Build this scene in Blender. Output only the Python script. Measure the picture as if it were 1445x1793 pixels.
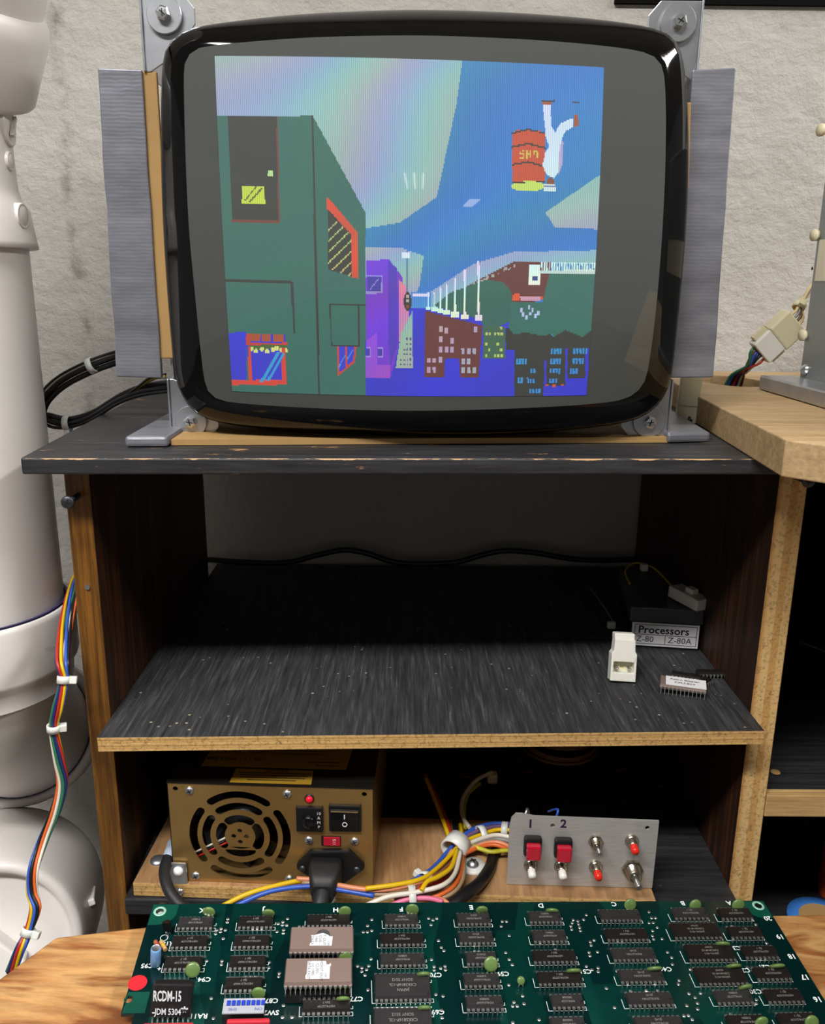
import bpy, bmesh, math, random
import numpy as np
from mathutils import Vector, Matrix, geometry as mgeo
random.seed(7)
for o in list(bpy.data.objects): bpy.data.objects.remove(o)
SC = bpy.context.scene; COL = SC.collection
PI = math.pi

# ------------------------------------------------------------------ camera (from the photograph's vanishing points)
F, CX, CY, H = 1488.0, 722.5, 896.5, 1.25
def _n(v): return v / np.linalg.norm(v)
_d = _n(np.array([717 - CX, -(500 - CY), F]))
_dn = np.array([664 - CX, -(6490 - CY), F]); _dn = _n(_dn - _d * _dn.dot(_d))
_up = -_dn; _rt = np.cross(_up, _d)
if _rt[0] < 0: _rt = -_rt
MW = np.array([_rt, _d, _up])                       # world = MW @ camera(x right, y up, z forward)
cam = bpy.data.cameras.new('camera'); camo = bpy.data.objects.new('camera', cam); COL.objects.link(camo)
cam.sensor_fit = 'VERTICAL'; cam.sensor_height = 24.0; cam.lens = 24.0 * F / 1793.0
cam.clip_start = 0.01; cam.clip_end = 60
_c = np.stack([MW[:, 0], MW[:, 1], -MW[:, 2]], axis=1)
camo.matrix_world = Matrix(((*_c[0], 0), (*_c[1], 0), (*_c[2], H), (0, 0, 0, 1)))
SC.camera = camo
SC.render.resolution_x, SC.render.resolution_y = 1445, 1793

# ------------------------------------------------------------------ light: fluorescent fixtures on the ceiling, an added side lamp and soft room light
W = bpy.data.worlds.new('room_light'); SC.world = W; W.use_nodes = True
W.node_tree.nodes['Background'].inputs[0].default_value = (1.0, 0.985, 0.96, 1)
W.node_tree.nodes['Background'].inputs[1].default_value = 0.20
def area(name, loc, sx, sy, power, rot=(0, 0, 0), col=(1, 0.98, 0.955)):
    l = bpy.data.lights.new(name, 'AREA'); l.shape = 'RECTANGLE'; l.size = sx; l.size_y = sy
    l.energy = power; l.color = col
    o = bpy.data.objects.new(name, l); COL.objects.link(o); o.location = loc; o.rotation_euler = rot
    return o
area('fluorescent_lamp_light', (-0.45, -0.47, 2.36), 1.15, 0.20, 46)
area('added_side_light', (1.55, 0.05, 2.36), 0.20, 1.15, 42)  # unseen side lamp, added to brighten the wall right of the monitor
VS = SC.view_settings
SC.display_settings.display_device = 'sRGB'
VS.view_transform = 'Standard'; VS.look = 'None'; VS.gamma = 1.0; VS.use_curve_mapping = False
VS.exposure = 0.0

# ------------------------------------------------------------------ pixel -> direction helpers (distance always from a plane the thing stands on)
def ray(px, py): return MW @ np.array([px - CX, -(py - CY), F])
O0 = np.array([0, 0, H])
def PY(px, py, Y): r = ray(px, py); return Vector(r * (Y / r[1]) + O0)
def PZ(px, py, Z): r = ray(px, py); return Vector(r * ((Z - H) / r[2]) + O0)
def PX(px, py, X): r = ray(px, py); return Vector(r * (X / r[0]) + O0)
def PPL(px, py, p0, nrm):
    r = Vector(ray(px, py)); o = Vector(O0); t = (Vector(p0) - o).dot(nrm) / r.dot(nrm); return o + r * t

# ------------------------------------------------------------------ colour and materials
def lin(c):
    if isinstance(c, str):
        c = [int(c[i:i + 2], 16) / 255 for i in (0, 2, 4)]
    return tuple((x / 12.92 if x <= 0.04045 else ((x + 0.055) / 1.055) ** 2.4) for x in c)
MATS = {}
def newmat(name):
    m = bpy.data.materials.new(name); m.use_nodes = True
    nt = m.node_tree; b = nt.nodes['Principled BSDF']; MATS[name] = m
    return m, nt, b
def mat(name, col, rough=0.5, metal=0.0, coat=0.0, spec=0.5, emit=None, estr=0.0, trans=0.0, alpha=1.0, var=0.0, vscale=30, bump=0.0, bscale=200, sss=0.0):
    if name in MATS: return MATS[name]
    m, nt, b = newmat(name); c = (*lin(col), 1)
    b.inputs['Base Color'].default_value = c; b.inputs['Roughness'].default_value = rough
    b.inputs['Metallic'].default_value = metal; b.inputs['Coat Weight'].default_value = coat
    b.inputs['Coat Roughness'].default_value = 0.05
    b.inputs['Specular IOR Level'].default_value = spec
    b.inputs['Transmission Weight'].default_value = trans; b.inputs['Alpha'].default_value = alpha
    if sss: b.inputs['Subsurface Weight'].default_value = sss; b.inputs['Subsurface Scale'].default_value = 0.004
    if emit: b.inputs['Emission Color'].default_value = (*lin(emit), 1); b.inputs['Emission Strength'].default_value = estr
    if var or bump:
        tc = nt.nodes.new('ShaderNodeTexCoord')
    if var:
        ns = nt.nodes.new('ShaderNodeTexNoise'); ns.inputs['Scale'].default_value = vscale; ns.inputs['Detail'].default_value = 6
        nt.links.new(tc.outputs['Object'], ns.inputs['Vector'])
        mr = nt.nodes.new('ShaderNodeMapRange'); mr.inputs[1].default_value = 0.3; mr.inputs[2].default_value = 0.7
        mr.inputs[3].default_value = 1 - var; mr.inputs[4].default_value = 1 + var
        nt.links.new(ns.outputs[0], mr.inputs[0])
        hs = nt.nodes.new('ShaderNodeHueSaturation'); hs.inputs['Color'].default_value = c
        nt.links.new(mr.outputs[0], hs.inputs['Value']); nt.links.new(hs.outputs[0], b.inputs['Base Color'])
    if bump:
        n2 = nt.nodes.new('ShaderNodeTexNoise'); n2.inputs['Scale'].default_value = bscale; n2.inputs['Detail'].default_value = 5
        nt.links.new(tc.outputs['Object'], n2.inputs['Vector'])
        bp = nt.nodes.new('ShaderNodeBump'); bp.inputs['Strength'].default_value = bump; bp.inputs['Distance'].default_value = 0.001
        nt.links.new(n2.outputs[0], bp.inputs['Height']); nt.links.new(bp.outputs[0], b.inputs['Normal'])
    return m
def ramp(nt, stops, src):
    r = nt.nodes.new('ShaderNodeValToRGB'); e = r.color_ramp.elements
    while len(e) < len(stops): e.new(0.5)
    for k, (p, c) in enumerate(stops):
        e[k].position = p; e[k].color = (*lin(c), 1)
    nt.links.new(src, r.inputs[0]); return r.outputs[0]
def mapping(nt, scale=(1, 1, 1), rot=(0, 0, 0), loc=(0, 0, 0)):
    tc = nt.nodes.new('ShaderNodeTexCoord'); mp = nt.nodes.new('ShaderNodeMapping')
    mp.inputs['Scale'].default_value = scale; mp.inputs['Rotation'].default_value = rot; mp.inputs['Location'].default_value = loc
    nt.links.new(tc.outputs['Object'], mp.inputs[0]); return mp.outputs[0]
def noise(nt, vec, scale, detail=6, rough=0.6, dist=0.0):
    n = nt.nodes.new('ShaderNodeTexNoise'); n.inputs['Scale'].default_value = scale; n.inputs['Detail'].default_value = detail
    n.inputs['Roughness'].default_value = rough; n.inputs['Distortion'].default_value = dist
    nt.links.new(vec, n.inputs['Vector']); return n.outputs[0]
def mixc(nt, fac, a, b, mode='MIX'):
    x = nt.nodes.new('ShaderNodeMix'); x.data_type = 'RGBA'; x.blend_type = mode
    for k, v in ((0, fac), (6, a), (7, b)):
        if isinstance(v, (int, float)): x.inputs[k].default_value = v
        elif isinstance(v, tuple): x.inputs[k].default_value = (*v, 1) if len(v) == 3 else v
        else: nt.links.new(v, x.inputs[k])
    return x.outputs[2]
def bumpn(nt, b, h, strength=0.5, dist=0.001):
    bp = nt.nodes.new('ShaderNodeBump'); bp.inputs['Strength'].default_value = strength; bp.inputs['Distance'].default_value = dist
    nt.links.new(h, bp.inputs['Height']); nt.links.new(bp.outputs[0], b.inputs['Normal'])
def maprange(nt, src, a, b_, c=0.0, d=1.0):
    m = nt.nodes.new('ShaderNodeMapRange'); m.inputs[1].default_value = a; m.inputs[2].default_value = b_
    m.inputs[3].default_value = c; m.inputs[4].default_value = d; nt.links.new(src, m.inputs[0]); return m.outputs[0]
def wood(name, stops, scale, stretch, rough=0.6, dist=0.6, bump=0.3, rot=(0, 0, 0)):
    """grain noise stretched along one object axis"""
    if name in MATS: return MATS[name]
    m, nt, b = newmat(name)
    v = mapping(nt, stretch, rot)
    n1 = noise(nt, v, scale, 8, 0.6, dist); c = ramp(nt, stops, n1)
    n2 = noise(nt, v, scale * 6, 4, 0.7, 0)
    c2 = mixc(nt, 0.35, c, ramp(nt, [(0.35, '404040'), (0.65, 'ffffff')], n2), 'MULTIPLY')
    nt.links.new(c2, b.inputs['Base Color']); b.inputs['Roughness'].default_value = rough
    bumpn(nt, b, n2, bump, 0.0006)
    return m

# ------------------------------------------------------------------ mesh builder
class MB:
    def __init__(s): s.v = []; s.f = []; s.sm = []
    def add(s, vs, fs, smooth=False):
        o = len(s.v); s.v += [tuple(p) for p in vs]; s.f += [tuple(i + o for i in f) for f in fs]; s.sm += [smooth] * len(fs); return s
    def box(s, a, b, M=None):
        x0, y0, z0 = a; x1, y1, z1 = b
        v = [Vector(p) for p in ((x0, y0, z0), (x1, y0, z0), (x1, y1, z0), (x0, y1, z0), (x0, y0, z1), (x1, y0, z1), (x1, y1, z1), (x0, y1, z1))]
        if M: v = [M @ p for p in v]
        return s.add(v, [(0, 3, 2, 1), (4, 5, 6, 7), (0, 1, 5, 4), (1, 2, 6, 5), (2, 3, 7, 6), (3, 0, 4, 7)])
    def bbox(s, a, b, bev, M=None):
        """box with 45 degree chamfers on all edges"""
        lo = Vector(a); hi = Vector(b); bm = bmesh.new(); bmesh.ops.create_cube(bm, size=1)
        for q in bm.verts:
            q.co = Vector([(lo[i] + hi[i]) / 2 + q.co[i] * (hi[i] - lo[i]) for i in range(3)])
        bmesh.ops.bevel(bm, geom=bm.edges[:], offset=bev, segments=2, affect='EDGES', profile=0.5)
        s.bm(bm, M); return s
    def bm(s, bm, M=None, smooth=False):
        bm.verts.ensure_lookup_table()
        vs = [(M @ q.co) if M else q.co.copy() for q in bm.verts]
        s.add(vs, [[q.index for q in f.verts] for f in bm.faces], smooth); bm.free()
    def prism(s, poly, up, smooth=False, M=None):
        """poly: list of points (one face), swept by vector up"""
        n = len(poly); P = [Vector(p) for p in poly]; U = Vector(up)
        vs = P + [p + U for p in P]
        if M: vs = [M @ p for p in vs]
        s.add(vs, [tuple(range(n))[::-1], tuple(range(n, 2 * n))])
        o = len(s.v) - 2 * n
        for i in range(n):
            j = (i + 1) % n
            s.f.append((o + i, o + j, o + n + j, o + n + i)); s.sm.append(smooth)
        return s
    def tube(s, path, r, seg=8, smooth=True, caps=True, sub=6, M=None):
        P = spline([Vector(p) for p in path], sub) if sub and len(path) > 2 else [Vector(p) for p in path]
        rr = r if callable(r) else (lambda t: r)
        n = len(P); t0 = (P[1] - P[0]).normalized(); a = t0.orthogonal().normalized(); rings = []
        for i, p in enumerate(P):
            t = (P[min(i + 1, n - 1)] - P[max(i - 1, 0)]).normalized()
            a = (a - t * a.dot(t)); a = a.normalized() if a.length > 1e-9 else t.orthogonal().normalized()
            b = t.cross(a); q = rr(i / (n - 1))
            rings.append([p + (a * math.cos(2 * PI * k / seg) + b * math.sin(2 * PI * k / seg)) * q for k in range(seg)])
        vs = [p for R_ in rings for p in R_]
        if M: vs = [M @ p for p in vs]
        fs = [(i * seg + k, i * seg + (k + 1) % seg, (i + 1) * seg + (k + 1) % seg, (i + 1) * seg + k) for i in range(n - 1) for k in range(seg)]
        s.add(vs, fs, smooth)
        if caps:
            o = len(s.v) - len(vs)
            s.f += [tuple(o + k for k in range(seg))[::-1], tuple(o + (n - 1) * seg + k for k in range(seg))]; s.sm += [False, False]
        return s
    def lathe(s, prof, M=None, seg=32, smooth=True, close=False, a0=0.0, a1=2 * PI):
        """prof: (radius, z) list about local z"""
        full = abs(a1 - a0 - 2 * PI) < 1e-6; ns = seg if full else seg + 1
        vs = [Vector((r * math.cos(a0 + (a1 - a0) * k / seg), r * math.sin(a0 + (a1 - a0) * k / seg), z)) for r, z in prof for k in range(ns)]
        if M: vs = [M @ p for p in vs]
        fs = []; m = len(prof)
        for i in range(m if close else m - 1):
            j = (i + 1) % m
            for k in range(seg):
                l = (k + 1) % ns
                fs.append((i * ns + k, i * ns + l, j * ns + l, j * ns + k))
        s.add(vs, fs, smooth); return s
    def disc(s, c, ax, r, h, seg=20, M=None, smooth=True):
        """solid cylinder from c along ax for h"""
        ax = Vector(ax).normalized(); F_ = frame(c, ax)
        if M: F_ = M @ F_
        return s.lathe([(0.0001, 0), (r, 0), (r, h), (0.0001, h)], F_, seg, False)
    def ellipsoid(s, c, rx, ry, rz, M=None, seg=16, rings=8):
        T = Matrix.Translation(Vector(c)) @ Matrix.Diagonal((rx, ry, rz, 1))
        if M: T = M @ T
        return s.lathe([(math.sin(PI * i / rings) + (1e-4 if i in (0, rings) else 0), -math.cos(PI * i / rings)) for i in range(rings + 1)], T, seg)
    def build(s, name, m, parent=None, world=True, bevel=0.0):
        me = bpy.data.meshes.new(name)
        vs = s.v
        if parent is not None and world:
            I = WM[parent].inverted(); vs = [tuple(I @ Vector(p)) for p in vs]
        me.from_pydata(vs, [], s.f); me.polygons.foreach_set('use_smooth', s.sm); me.update()
        return link(name, me, m, parent, bevel)
def fixn(me):
    b = bmesh.new(); b.from_mesh(me); bmesh.ops.recalc_face_normals(b, faces=b.faces); b.to_mesh(me); b.free()
WM = {}
def link(name, me, m=None, parent=None, bevel=0.0, M=None, fix=True):
    if fix: fixn(me)
    o = bpy.data.objects.new(name, me); COL.objects.link(o)
    if m is not None:
        me.materials.clear(); me.materials.append(MATS[m] if isinstance(m, str) else m)
    if M is not None: o.matrix_local = M
    o.parent = parent
    WM[o] = (WM[parent] if parent is not None else Matrix()) @ (M if M is not None else Matrix())
    if bevel:
        md = o.modifiers.new('bevel', 'BEVEL'); md.width = bevel; md.segments = 2; md.limit_method = 'ANGLE'; md.angle_limit = math.radians(40)
    return o
def frame(c, z, x=None):
    z = Vector(z).normalized(); x = Vector(x) if x is not None else z.orthogonal()
    x = (x - z * x.dot(z)).normalized(); y = z.cross(x)
    return Matrix(((x.x, y.x, z.x, c[0]), (x.y, y.y, z.y, c[1]), (x.z, y.z, z.z, c[2]), (0, 0, 0, 1)))
def spline(P, sub):
    out = []; n = len(P)
    for i in range(n - 1):
        p0 = P[max(i - 1, 0)]; p1 = P[i]; p2 = P[i + 1]; p3 = P[min(i + 2, n - 1)]
        for k in range(sub):
            t = k / sub
            out.append(0.5 * ((2 * p1) + (p2 - p0) * t + (2 * p0 - 5 * p1 + 4 * p2 - p3) * t * t + (3 * p1 - p0 - 3 * p2 + p3) * t ** 3))
    out.append(P[-1].copy()); return out
def tag(o, label=None, cat=None, group=None, kind=None):
    if label: o['label'] = label
    if cat: o['category'] = cat
    if group: o['group'] = group
    if kind: o['kind'] = kind
    return o
def thing(name, label, cat, loc=(0, 0, 0), group=None, M=None):
    o = bpy.data.objects.new(name, None); COL.objects.link(o); o.empty_display_size = 0.02
    T = M if M is not None else Matrix.Translation(Vector(loc))
    o.matrix_world = T; WM[o] = T.copy()
    return tag(o, label, cat, group)
def structure(name, mb, m, label, cat):
    return tag(mb.build(name, m), label, cat, None, 'structure')
_TX = {}
def text_geo(txt, size, bold=0.0, align='CENTER'):
    """flat letters in the local xy plane, from Blender's built in font"""
    k = (txt, align, bold)
    if k not in _TX:
        cu = bpy.data.curves.new('t', 'FONT'); cu.body = txt; cu.size = 1.0; cu.align_x = align; cu.align_y = 'CENTER'; cu.offset = bold; cu.resolution_u = 2
        o = bpy.data.objects.new('t', cu); COL.objects.link(o)
        bpy.context.view_layer.update()
        ev = o.evaluated_get(bpy.context.evaluated_depsgraph_get()); me = ev.to_mesh()
        _TX[k] = ([q.co.copy() for q in me.vertices], [tuple(p.vertices) for p in me.polygons])
        ev.to_mesh_clear(); bpy.data.objects.remove(o); bpy.data.curves.remove(cu)
    v, f = _TX[k]; return [p * size for p in v], f
def put_text(mb, txt, size, M, bold=0.0, align='CENTER', sx=1.0):
    v, f = text_geo(txt, size, bold, align)
    mb.add([M @ Vector((p.x * sx, p.y, p.z)) for p in v], f); return mb
def plate(mb, outer, holes, M, th):
    """flat plate with real holes; 2D loops in local xy, thickness towards -z"""
    loops = [[Vector((x, y, 0)) for x, y in l] for l in [outer] + holes]
    tri = mgeo.tessellate_polygon(loops); flat = [p for l in loops for p in l]; n = len(flat)
    vs = [M @ p for p in flat] + [M @ (p - Vector((0, 0, th))) for p in flat]
    fs = [tuple(t) for t in tri] + [tuple(i + n for i in t)[::-1] for t in tri]
    o = 0
    for l in loops:
        k = len(l)
        fs += [(o + i, o + (i + 1) % k, n + o + (i + 1) % k, n + o + i) for i in range(k)]; o += k
    mb.add(vs, fs); return mb
def circ(cx, cy, r, n=16, ry=None): return [(cx + r * math.cos(2 * PI * k / n), cy + (ry or r) * math.sin(2 * PI * k / n)) for k in range(n)]
def rrect(x0, y0, x1, y1, r, n=4):
    out = []
    for cx, cy, a in ((x1 - r, y1 - r, 0), (x0 + r, y1 - r, PI / 2), (x0 + r, y0 + r, PI), (x1 - r, y0 + r, 1.5 * PI)):
        out += [(cx + r * math.cos(a + PI / 2 * k / n), cy + r * math.sin(a + PI / 2 * k / n)) for k in range(n + 1)]
    return out
# ------------------------------------------------------------------ materials of the place
def m_wall():
    m, nt, b = newmat('painted_concrete'); v = mapping(nt)
    n1 = noise(nt, v, 3.0, 6, 0.55); c = ramp(nt, [(0.3, 'a9a59e'), (0.6, 'bab6b0'), (0.8, 'c3bfb9')], n1)
    n3 = noise(nt, mapping(nt, (14, 1, 1.2)), 2.5, 5, 0.7)
    dirt = maprange(nt, n3, 0.62, 0.78)
    # a stained vertical seam left of the monitor
    sx = nt.nodes.new('ShaderNodeSeparateXYZ'); nt.links.new(mapping(nt), sx.inputs[0])
    wob = nt.nodes.new('ShaderNodeMath'); wob.operation = 'MULTIPLY_ADD'; wob.inputs[1].default_value = 0.03
    nt.links.new(noise(nt, v, 14, 4), wob.inputs[0]); nt.links.new(sx.outputs[0], wob.inputs[2])
    d = nt.nodes.new('ShaderNodeMath'); d.operation = 'SUBTRACT'; d.inputs[1].default_value = -0.285; nt.links.new(wob.outputs[0], d.inputs[0])
    a = nt.nodes.new('ShaderNodeMath'); a.operation = 'ABSOLUTE'; nt.links.new(d.outputs[0], a.inputs[0])
    line = maprange(nt, a.outputs[0], 0.0, 0.008, 1, 0)
    mm = nt.nodes.new('ShaderNodeMath'); mm.operation = 'MULTIPLY'; nt.links.new(line, mm.inputs[0])
    nt.links.new(maprange(nt, noise(nt, v, 40, 5), 0.45, 0.7), mm.inputs[1])
    c = mixc(nt, mm.outputs[0], c, lin('6d675f'))
    dm = nt.nodes.new('ShaderNodeMath'); dm.operation = 'MULTIPLY'; dm.inputs[1].default_value = 0.25; nt.links.new(dirt, dm.inputs[0])
    c = mixc(nt, dm.outputs[0], c, lin('8d877e'))
    nt.links.new(c, b.inputs['Base Color']); b.inputs['Roughness'].default_value = 0.55
    n2 = noise(nt, v, 60, 8, 0.65); n4 = noise(nt, v, 9, 3, 0.5)
    s = nt.nodes.new('ShaderNodeMath'); s.operation = 'MULTIPLY_ADD'; s.inputs[1].default_value = 2.5; nt.links.new(n4, s.inputs[0]); nt.links.new(n2, s.inputs[2])
    bumpn(nt, b, s.outputs[0], 0.9, 0.004)
m_wall()
def m_black_board(name, zt=None, tan='b58a5c', wear=0.63):
    """black painted plywood, worn through to bare wood along the edges"""
    m, nt, b = newmat(name); v = mapping(nt, (1, 14, 14))
    n1 = noise(nt, v, 14, 8, 0.65, 0.3); c = ramp(nt, [(0.3, '17171a'), (0.55, '2b2b2e'), (0.75, '3b3b3d')], n1)
    n2 = noise(nt, mapping(nt, (1, 3, 8)), 28, 8, 0.7)
    c = mixc(nt, maprange(nt, n2, wear, wear + 0.04), c, lin(tan))
    if zt is not None:
        sx = nt.nodes.new('ShaderNodeSeparateXYZ'); nt.links.new(mapping(nt), sx.inputs[0])
        a = nt.nodes.new('ShaderNodeMath'); a.operation = 'MULTIPLY_ADD'; a.inputs[1].default_value = 0.005
        nt.links.new(noise(nt, mapping(nt), 60, 6), a.inputs[0]); nt.links.new(sx.outputs[2], a.inputs[2])
        ge = nt.nodes.new('ShaderNodeNewGeometry'); sn = nt.nodes.new('ShaderNodeSeparateXYZ'); nt.links.new(ge.outputs['Normal'], sn.inputs[0])
        fr = maprange(nt, sn.outputs[1], -0.5, -0.6)
        e = maprange(nt, a.outputs[0], zt + 0.0017, zt + 0.0021)
        mu = nt.nodes.new('ShaderNodeMath'); mu.operation = 'MULTIPLY'; nt.links.new(fr, mu.inputs[0]); nt.links.new(e, mu.inputs[1])
        c = mixc(nt, mu.outputs[0], c, lin('c09a6c'))
    nt.links.new(c, b.inputs['Base Color']); b.inputs['Roughness'].default_value = 0.5
    bumpn(nt, b, n1, 0.5, 0.001)
m_black_board('black_painted_board', None)
def m_black_shelf():
    m, nt, b = newmat('black_stained_shelf'); v = mapping(nt, (22, 1.2, 1), (0, 0, 0.35))
    n1 = noise(nt, v, 22, 8, 0.7, 0.2); c = ramp(nt, [(0.3, '202022'), (0.5, '353537'), (0.62, '464647'), (0.78, '7d7870')], n1)
    vo = nt.nodes.new('ShaderNodeTexVoronoi'); vo.inputs['Scale'].default_value = 120; nt.links.new(mapping(nt), vo.inputs['Vector'])
    sp = maprange(nt, vo.outputs[0], 0.06, 0.14, 1, 0)
    k = nt.nodes.new('ShaderNodeMath'); k.operation = 'MULTIPLY'; nt.links.new(sp, k.inputs[0]); nt.links.new(maprange(nt, noise(nt, mapping(nt), 30, 2), 0.52, 0.56), k.inputs[1])
    c = mixc(nt, k.outputs[0], c, lin('a89c86'))
    nt.links.new(c, b.inputs['Base Color']); b.inputs['Roughness'].default_value = 0.6; b.inputs['Specular IOR Level'].default_value = 0.25
    bumpn(nt, b, n1, 0.5, 0.0008)
m_black_shelf()
def m_ply_edge(name, axis, period, stops, off=(0, 0, 0)):
    """plywood edge: plies as bands across one axis"""
    m, nt, b = newmat(name); sx = nt.nodes.new('ShaderNodeSeparateXYZ'); nt.links.new(mapping(nt, loc=off), sx.inputs[0])
    a = nt.nodes.new('ShaderNodeMath'); a.operation = 'MULTIPLY_ADD'; a.inputs[1].default_value = 0.0010
    nt.links.new(noise(nt, mapping(nt), 40, 4), a.inputs[0]); nt.links.new(sx.outputs[axis], a.inputs[2])
    d = nt.nodes.new('ShaderNodeMath'); d.operation = 'DIVIDE'; d.inputs[1].default_value = period; nt.links.new(a.outputs[0], d.inputs[0])
    fr = nt.nodes.new('ShaderNodeMath'); fr.operation = 'FRACT'; nt.links.new(d.outputs[0], fr.inputs[0])
    c = ramp(nt, stops, fr.outputs[0])
    n1 = noise(nt, mapping(nt), 420, 6, 0.8)
    c = mixc(nt, 0.6, c, ramp(nt, [(0.36, '55402a'), (0.5, 'ffffff')], n1), 'MULTIPLY')
    nt.links.new(c, b.inputs['Base Color']); b.inputs['Roughness'].default_value = 0.75
    bumpn(nt, b, n1, 0.8, 0.0008)
m_ply_edge('ply_edge_upright', 0, 0.0182, [(0.0, 'a8753c'), (0.12, 'cfa263'), (0.2, 'd9b478'), (0.42, 'dcb87e'), (0.46, 'c89a58'), (0.68, 'c99c5c'), (0.72, 'd8b276'), (0.94, 'dbb67a'), (1.0, 'a06b38')], (-0.2028 - 0.0005, 0, 0))
m_ply_edge('ply_edge_flat', 2, 0.0040, [(0.0, '9a7340'), (0.15, 'caa060'), (0.5, 'd8b274'), (0.55, 'c39756'), (0.95, 'd0a868'), (1.0, '8d6838')])
wood('stained_edge_wood', [(0.3, '3a230e'), (0.5, '6f4819'), (0.65, '8a5c22'), (0.8, '5d3a14')], 26, (9, 9, 0.35), 0.35, 0.4, 0.3)
wood('dark_stained_panel', [(0.3, '160b05'), (0.5, '341b0b'), (0.62, '552d12'), (0.8, '221108')], 16, (1, 9, 0.4), 0.55, 0.5, 0.3)
wood('pale_plywood', [(0.25, 'a38459'), (0.5, 'bb9c70'), (0.75, 'c8ac82')], 9, (0.6, 6, 6), 0.6, 0.8, 0.25)
wood('warm_plywood', [(0.25, '8a623c'), (0.5, 'aa8157'), (0.75, 'bd966c')], 9, (6, 0.7, 6), 0.55, 0.8, 0.25)
wood('bench_plywood', [(0.26, '5d3217'), (0.42, '8a5229'), (0.50, 'b98550'), (0.58, 'c99c63'), (0.66, '94592c'), (0.76, 'c4935a')], 8, (0.7, 4.6, 3), 0.5, 0.9, 0.4)
wood('strip_wood', [(0.25, 'b08a54'), (0.5, 'c8a26a'), (0.75, 'd2b07c')], 12, (0.5, 8, 8), 0.6, 0.4, 0.3)
mat('black_interior', '0b0a0a', 0.9, spec=0.1)
mat('pvc', 'e4dfdb', 0.32, spec=0.5, var=0.05, vscale=14)
mat('pvc_shade', 'd5cdc6', 0.4, var=0.06, vscale=12)
mat('primer_purple', '403a6b', 0.5)
mat('print_blue', '24358c', 0.6)
mat('conduit_grey', 'a3a8a4', 0.35, metal=0.6)
mat('zinc', 'b9bcc2', 0.34, metal=0.9, var=0.12, vscale=60)
mat('zinc_bright', 'd4d6da', 0.25, metal=0.95)
mat('steel_dark', '4b4d52', 0.4, metal=0.8)
mat('black_slot', '0a0a0a', 0.6)
mat('tube_black', '050506', 0.05, spec=0.45)
mat('tube_band', '6b6455', 0.42, metal=0.5)
mat('tube_back', '1c1c1e', 0.5)
mat('cardboard', 'a3814f', 0.8, var=0.08, vscale=30, bump=0.2, bscale=90)
mat('cardboard_edge', '9b7546', 0.9, bump=0.6, bscale=300)
def m_tape():
    m, nt, b = newmat('duct_tape'); v = mapping(nt, (1, 1, 1))
    w = nt.nodes.new('ShaderNodeTexWave'); w.wave_type = 'BANDS'; w.bands_direction = 'Z'; w.inputs['Scale'].default_value = 150; w.inputs['Distortion'].default_value = 2.5; w.inputs['Detail'].default_value = 3
    nt.links.new(v, w.inputs['Vector'])
    n1 = noise(nt, mapping(nt, (3, 3, 10)), 8, 6); c = ramp(nt, [(0.3, '6c6d75'), (0.55, '7f8089'), (0.8, '92939b')], n1)
    nt.links.new(c, b.inputs['Base Color']); b.inputs['Metallic'].default_value = 0.35; b.inputs['Roughness'].default_value = 0.38
    s = nt.nodes.new('ShaderNodeMath'); s.operation = 'MULTIPLY_ADD'; s.inputs[1].default_value = 0.12; nt.links.new(w.outputs[1], s.inputs[0])
    nt.links.new(noise(nt, mapping(nt, (2, 2, 6)), 14, 4), s.inputs[2]); bumpn(nt, b, s.outputs[0], 0.35, 0.0008)
m_tape()
mat('nylon_white', 'e6e3da', 0.4, sss=0.3)
mat('nylon_yellowed', 'd6cfae', 0.45, sss=0.3)
mat('nylon_clear', 'cfc8a8', 0.3, trans=0.35)
mat('tie_white', 'dcdbd5', 0.35, sss=0.3)
for k, c in dict(black='141416', white='d9d2c4', yellow='d8b011', blue='2f56b4', navy='1c2e66', red='b02a22', orange='d2632c', brown='6b4a30', grey='7d7b7a', green='2f6f52', purple='6f5578', pink='dc6f93', tan='9c8465', cream='d3bd86', salmon='d68a66').items():
    mat('wire_' + k, c, 0.38)
mat('wire_green_yellow', 'b9b52c', 0.4, var=0.4, vscale=120)
mat('rubber_black', '18181a', 0.55, bump=0.2, bscale=200)
mat('label_white', 'e9e8ea', 0.5)
mat('ink_black', '141214', 0.6)
mat('ink_grey', '4c4c50', 0.6)
mat('clear_plastic', '8a8d94', 0.12, trans=0.0, alpha=0.2, spec=0.6)
mat('box_black', '0e0e10', 0.35)
mat('galv_grey', '8f9392', 0.42, metal=0.6, var=0.06, vscale=25)

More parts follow.
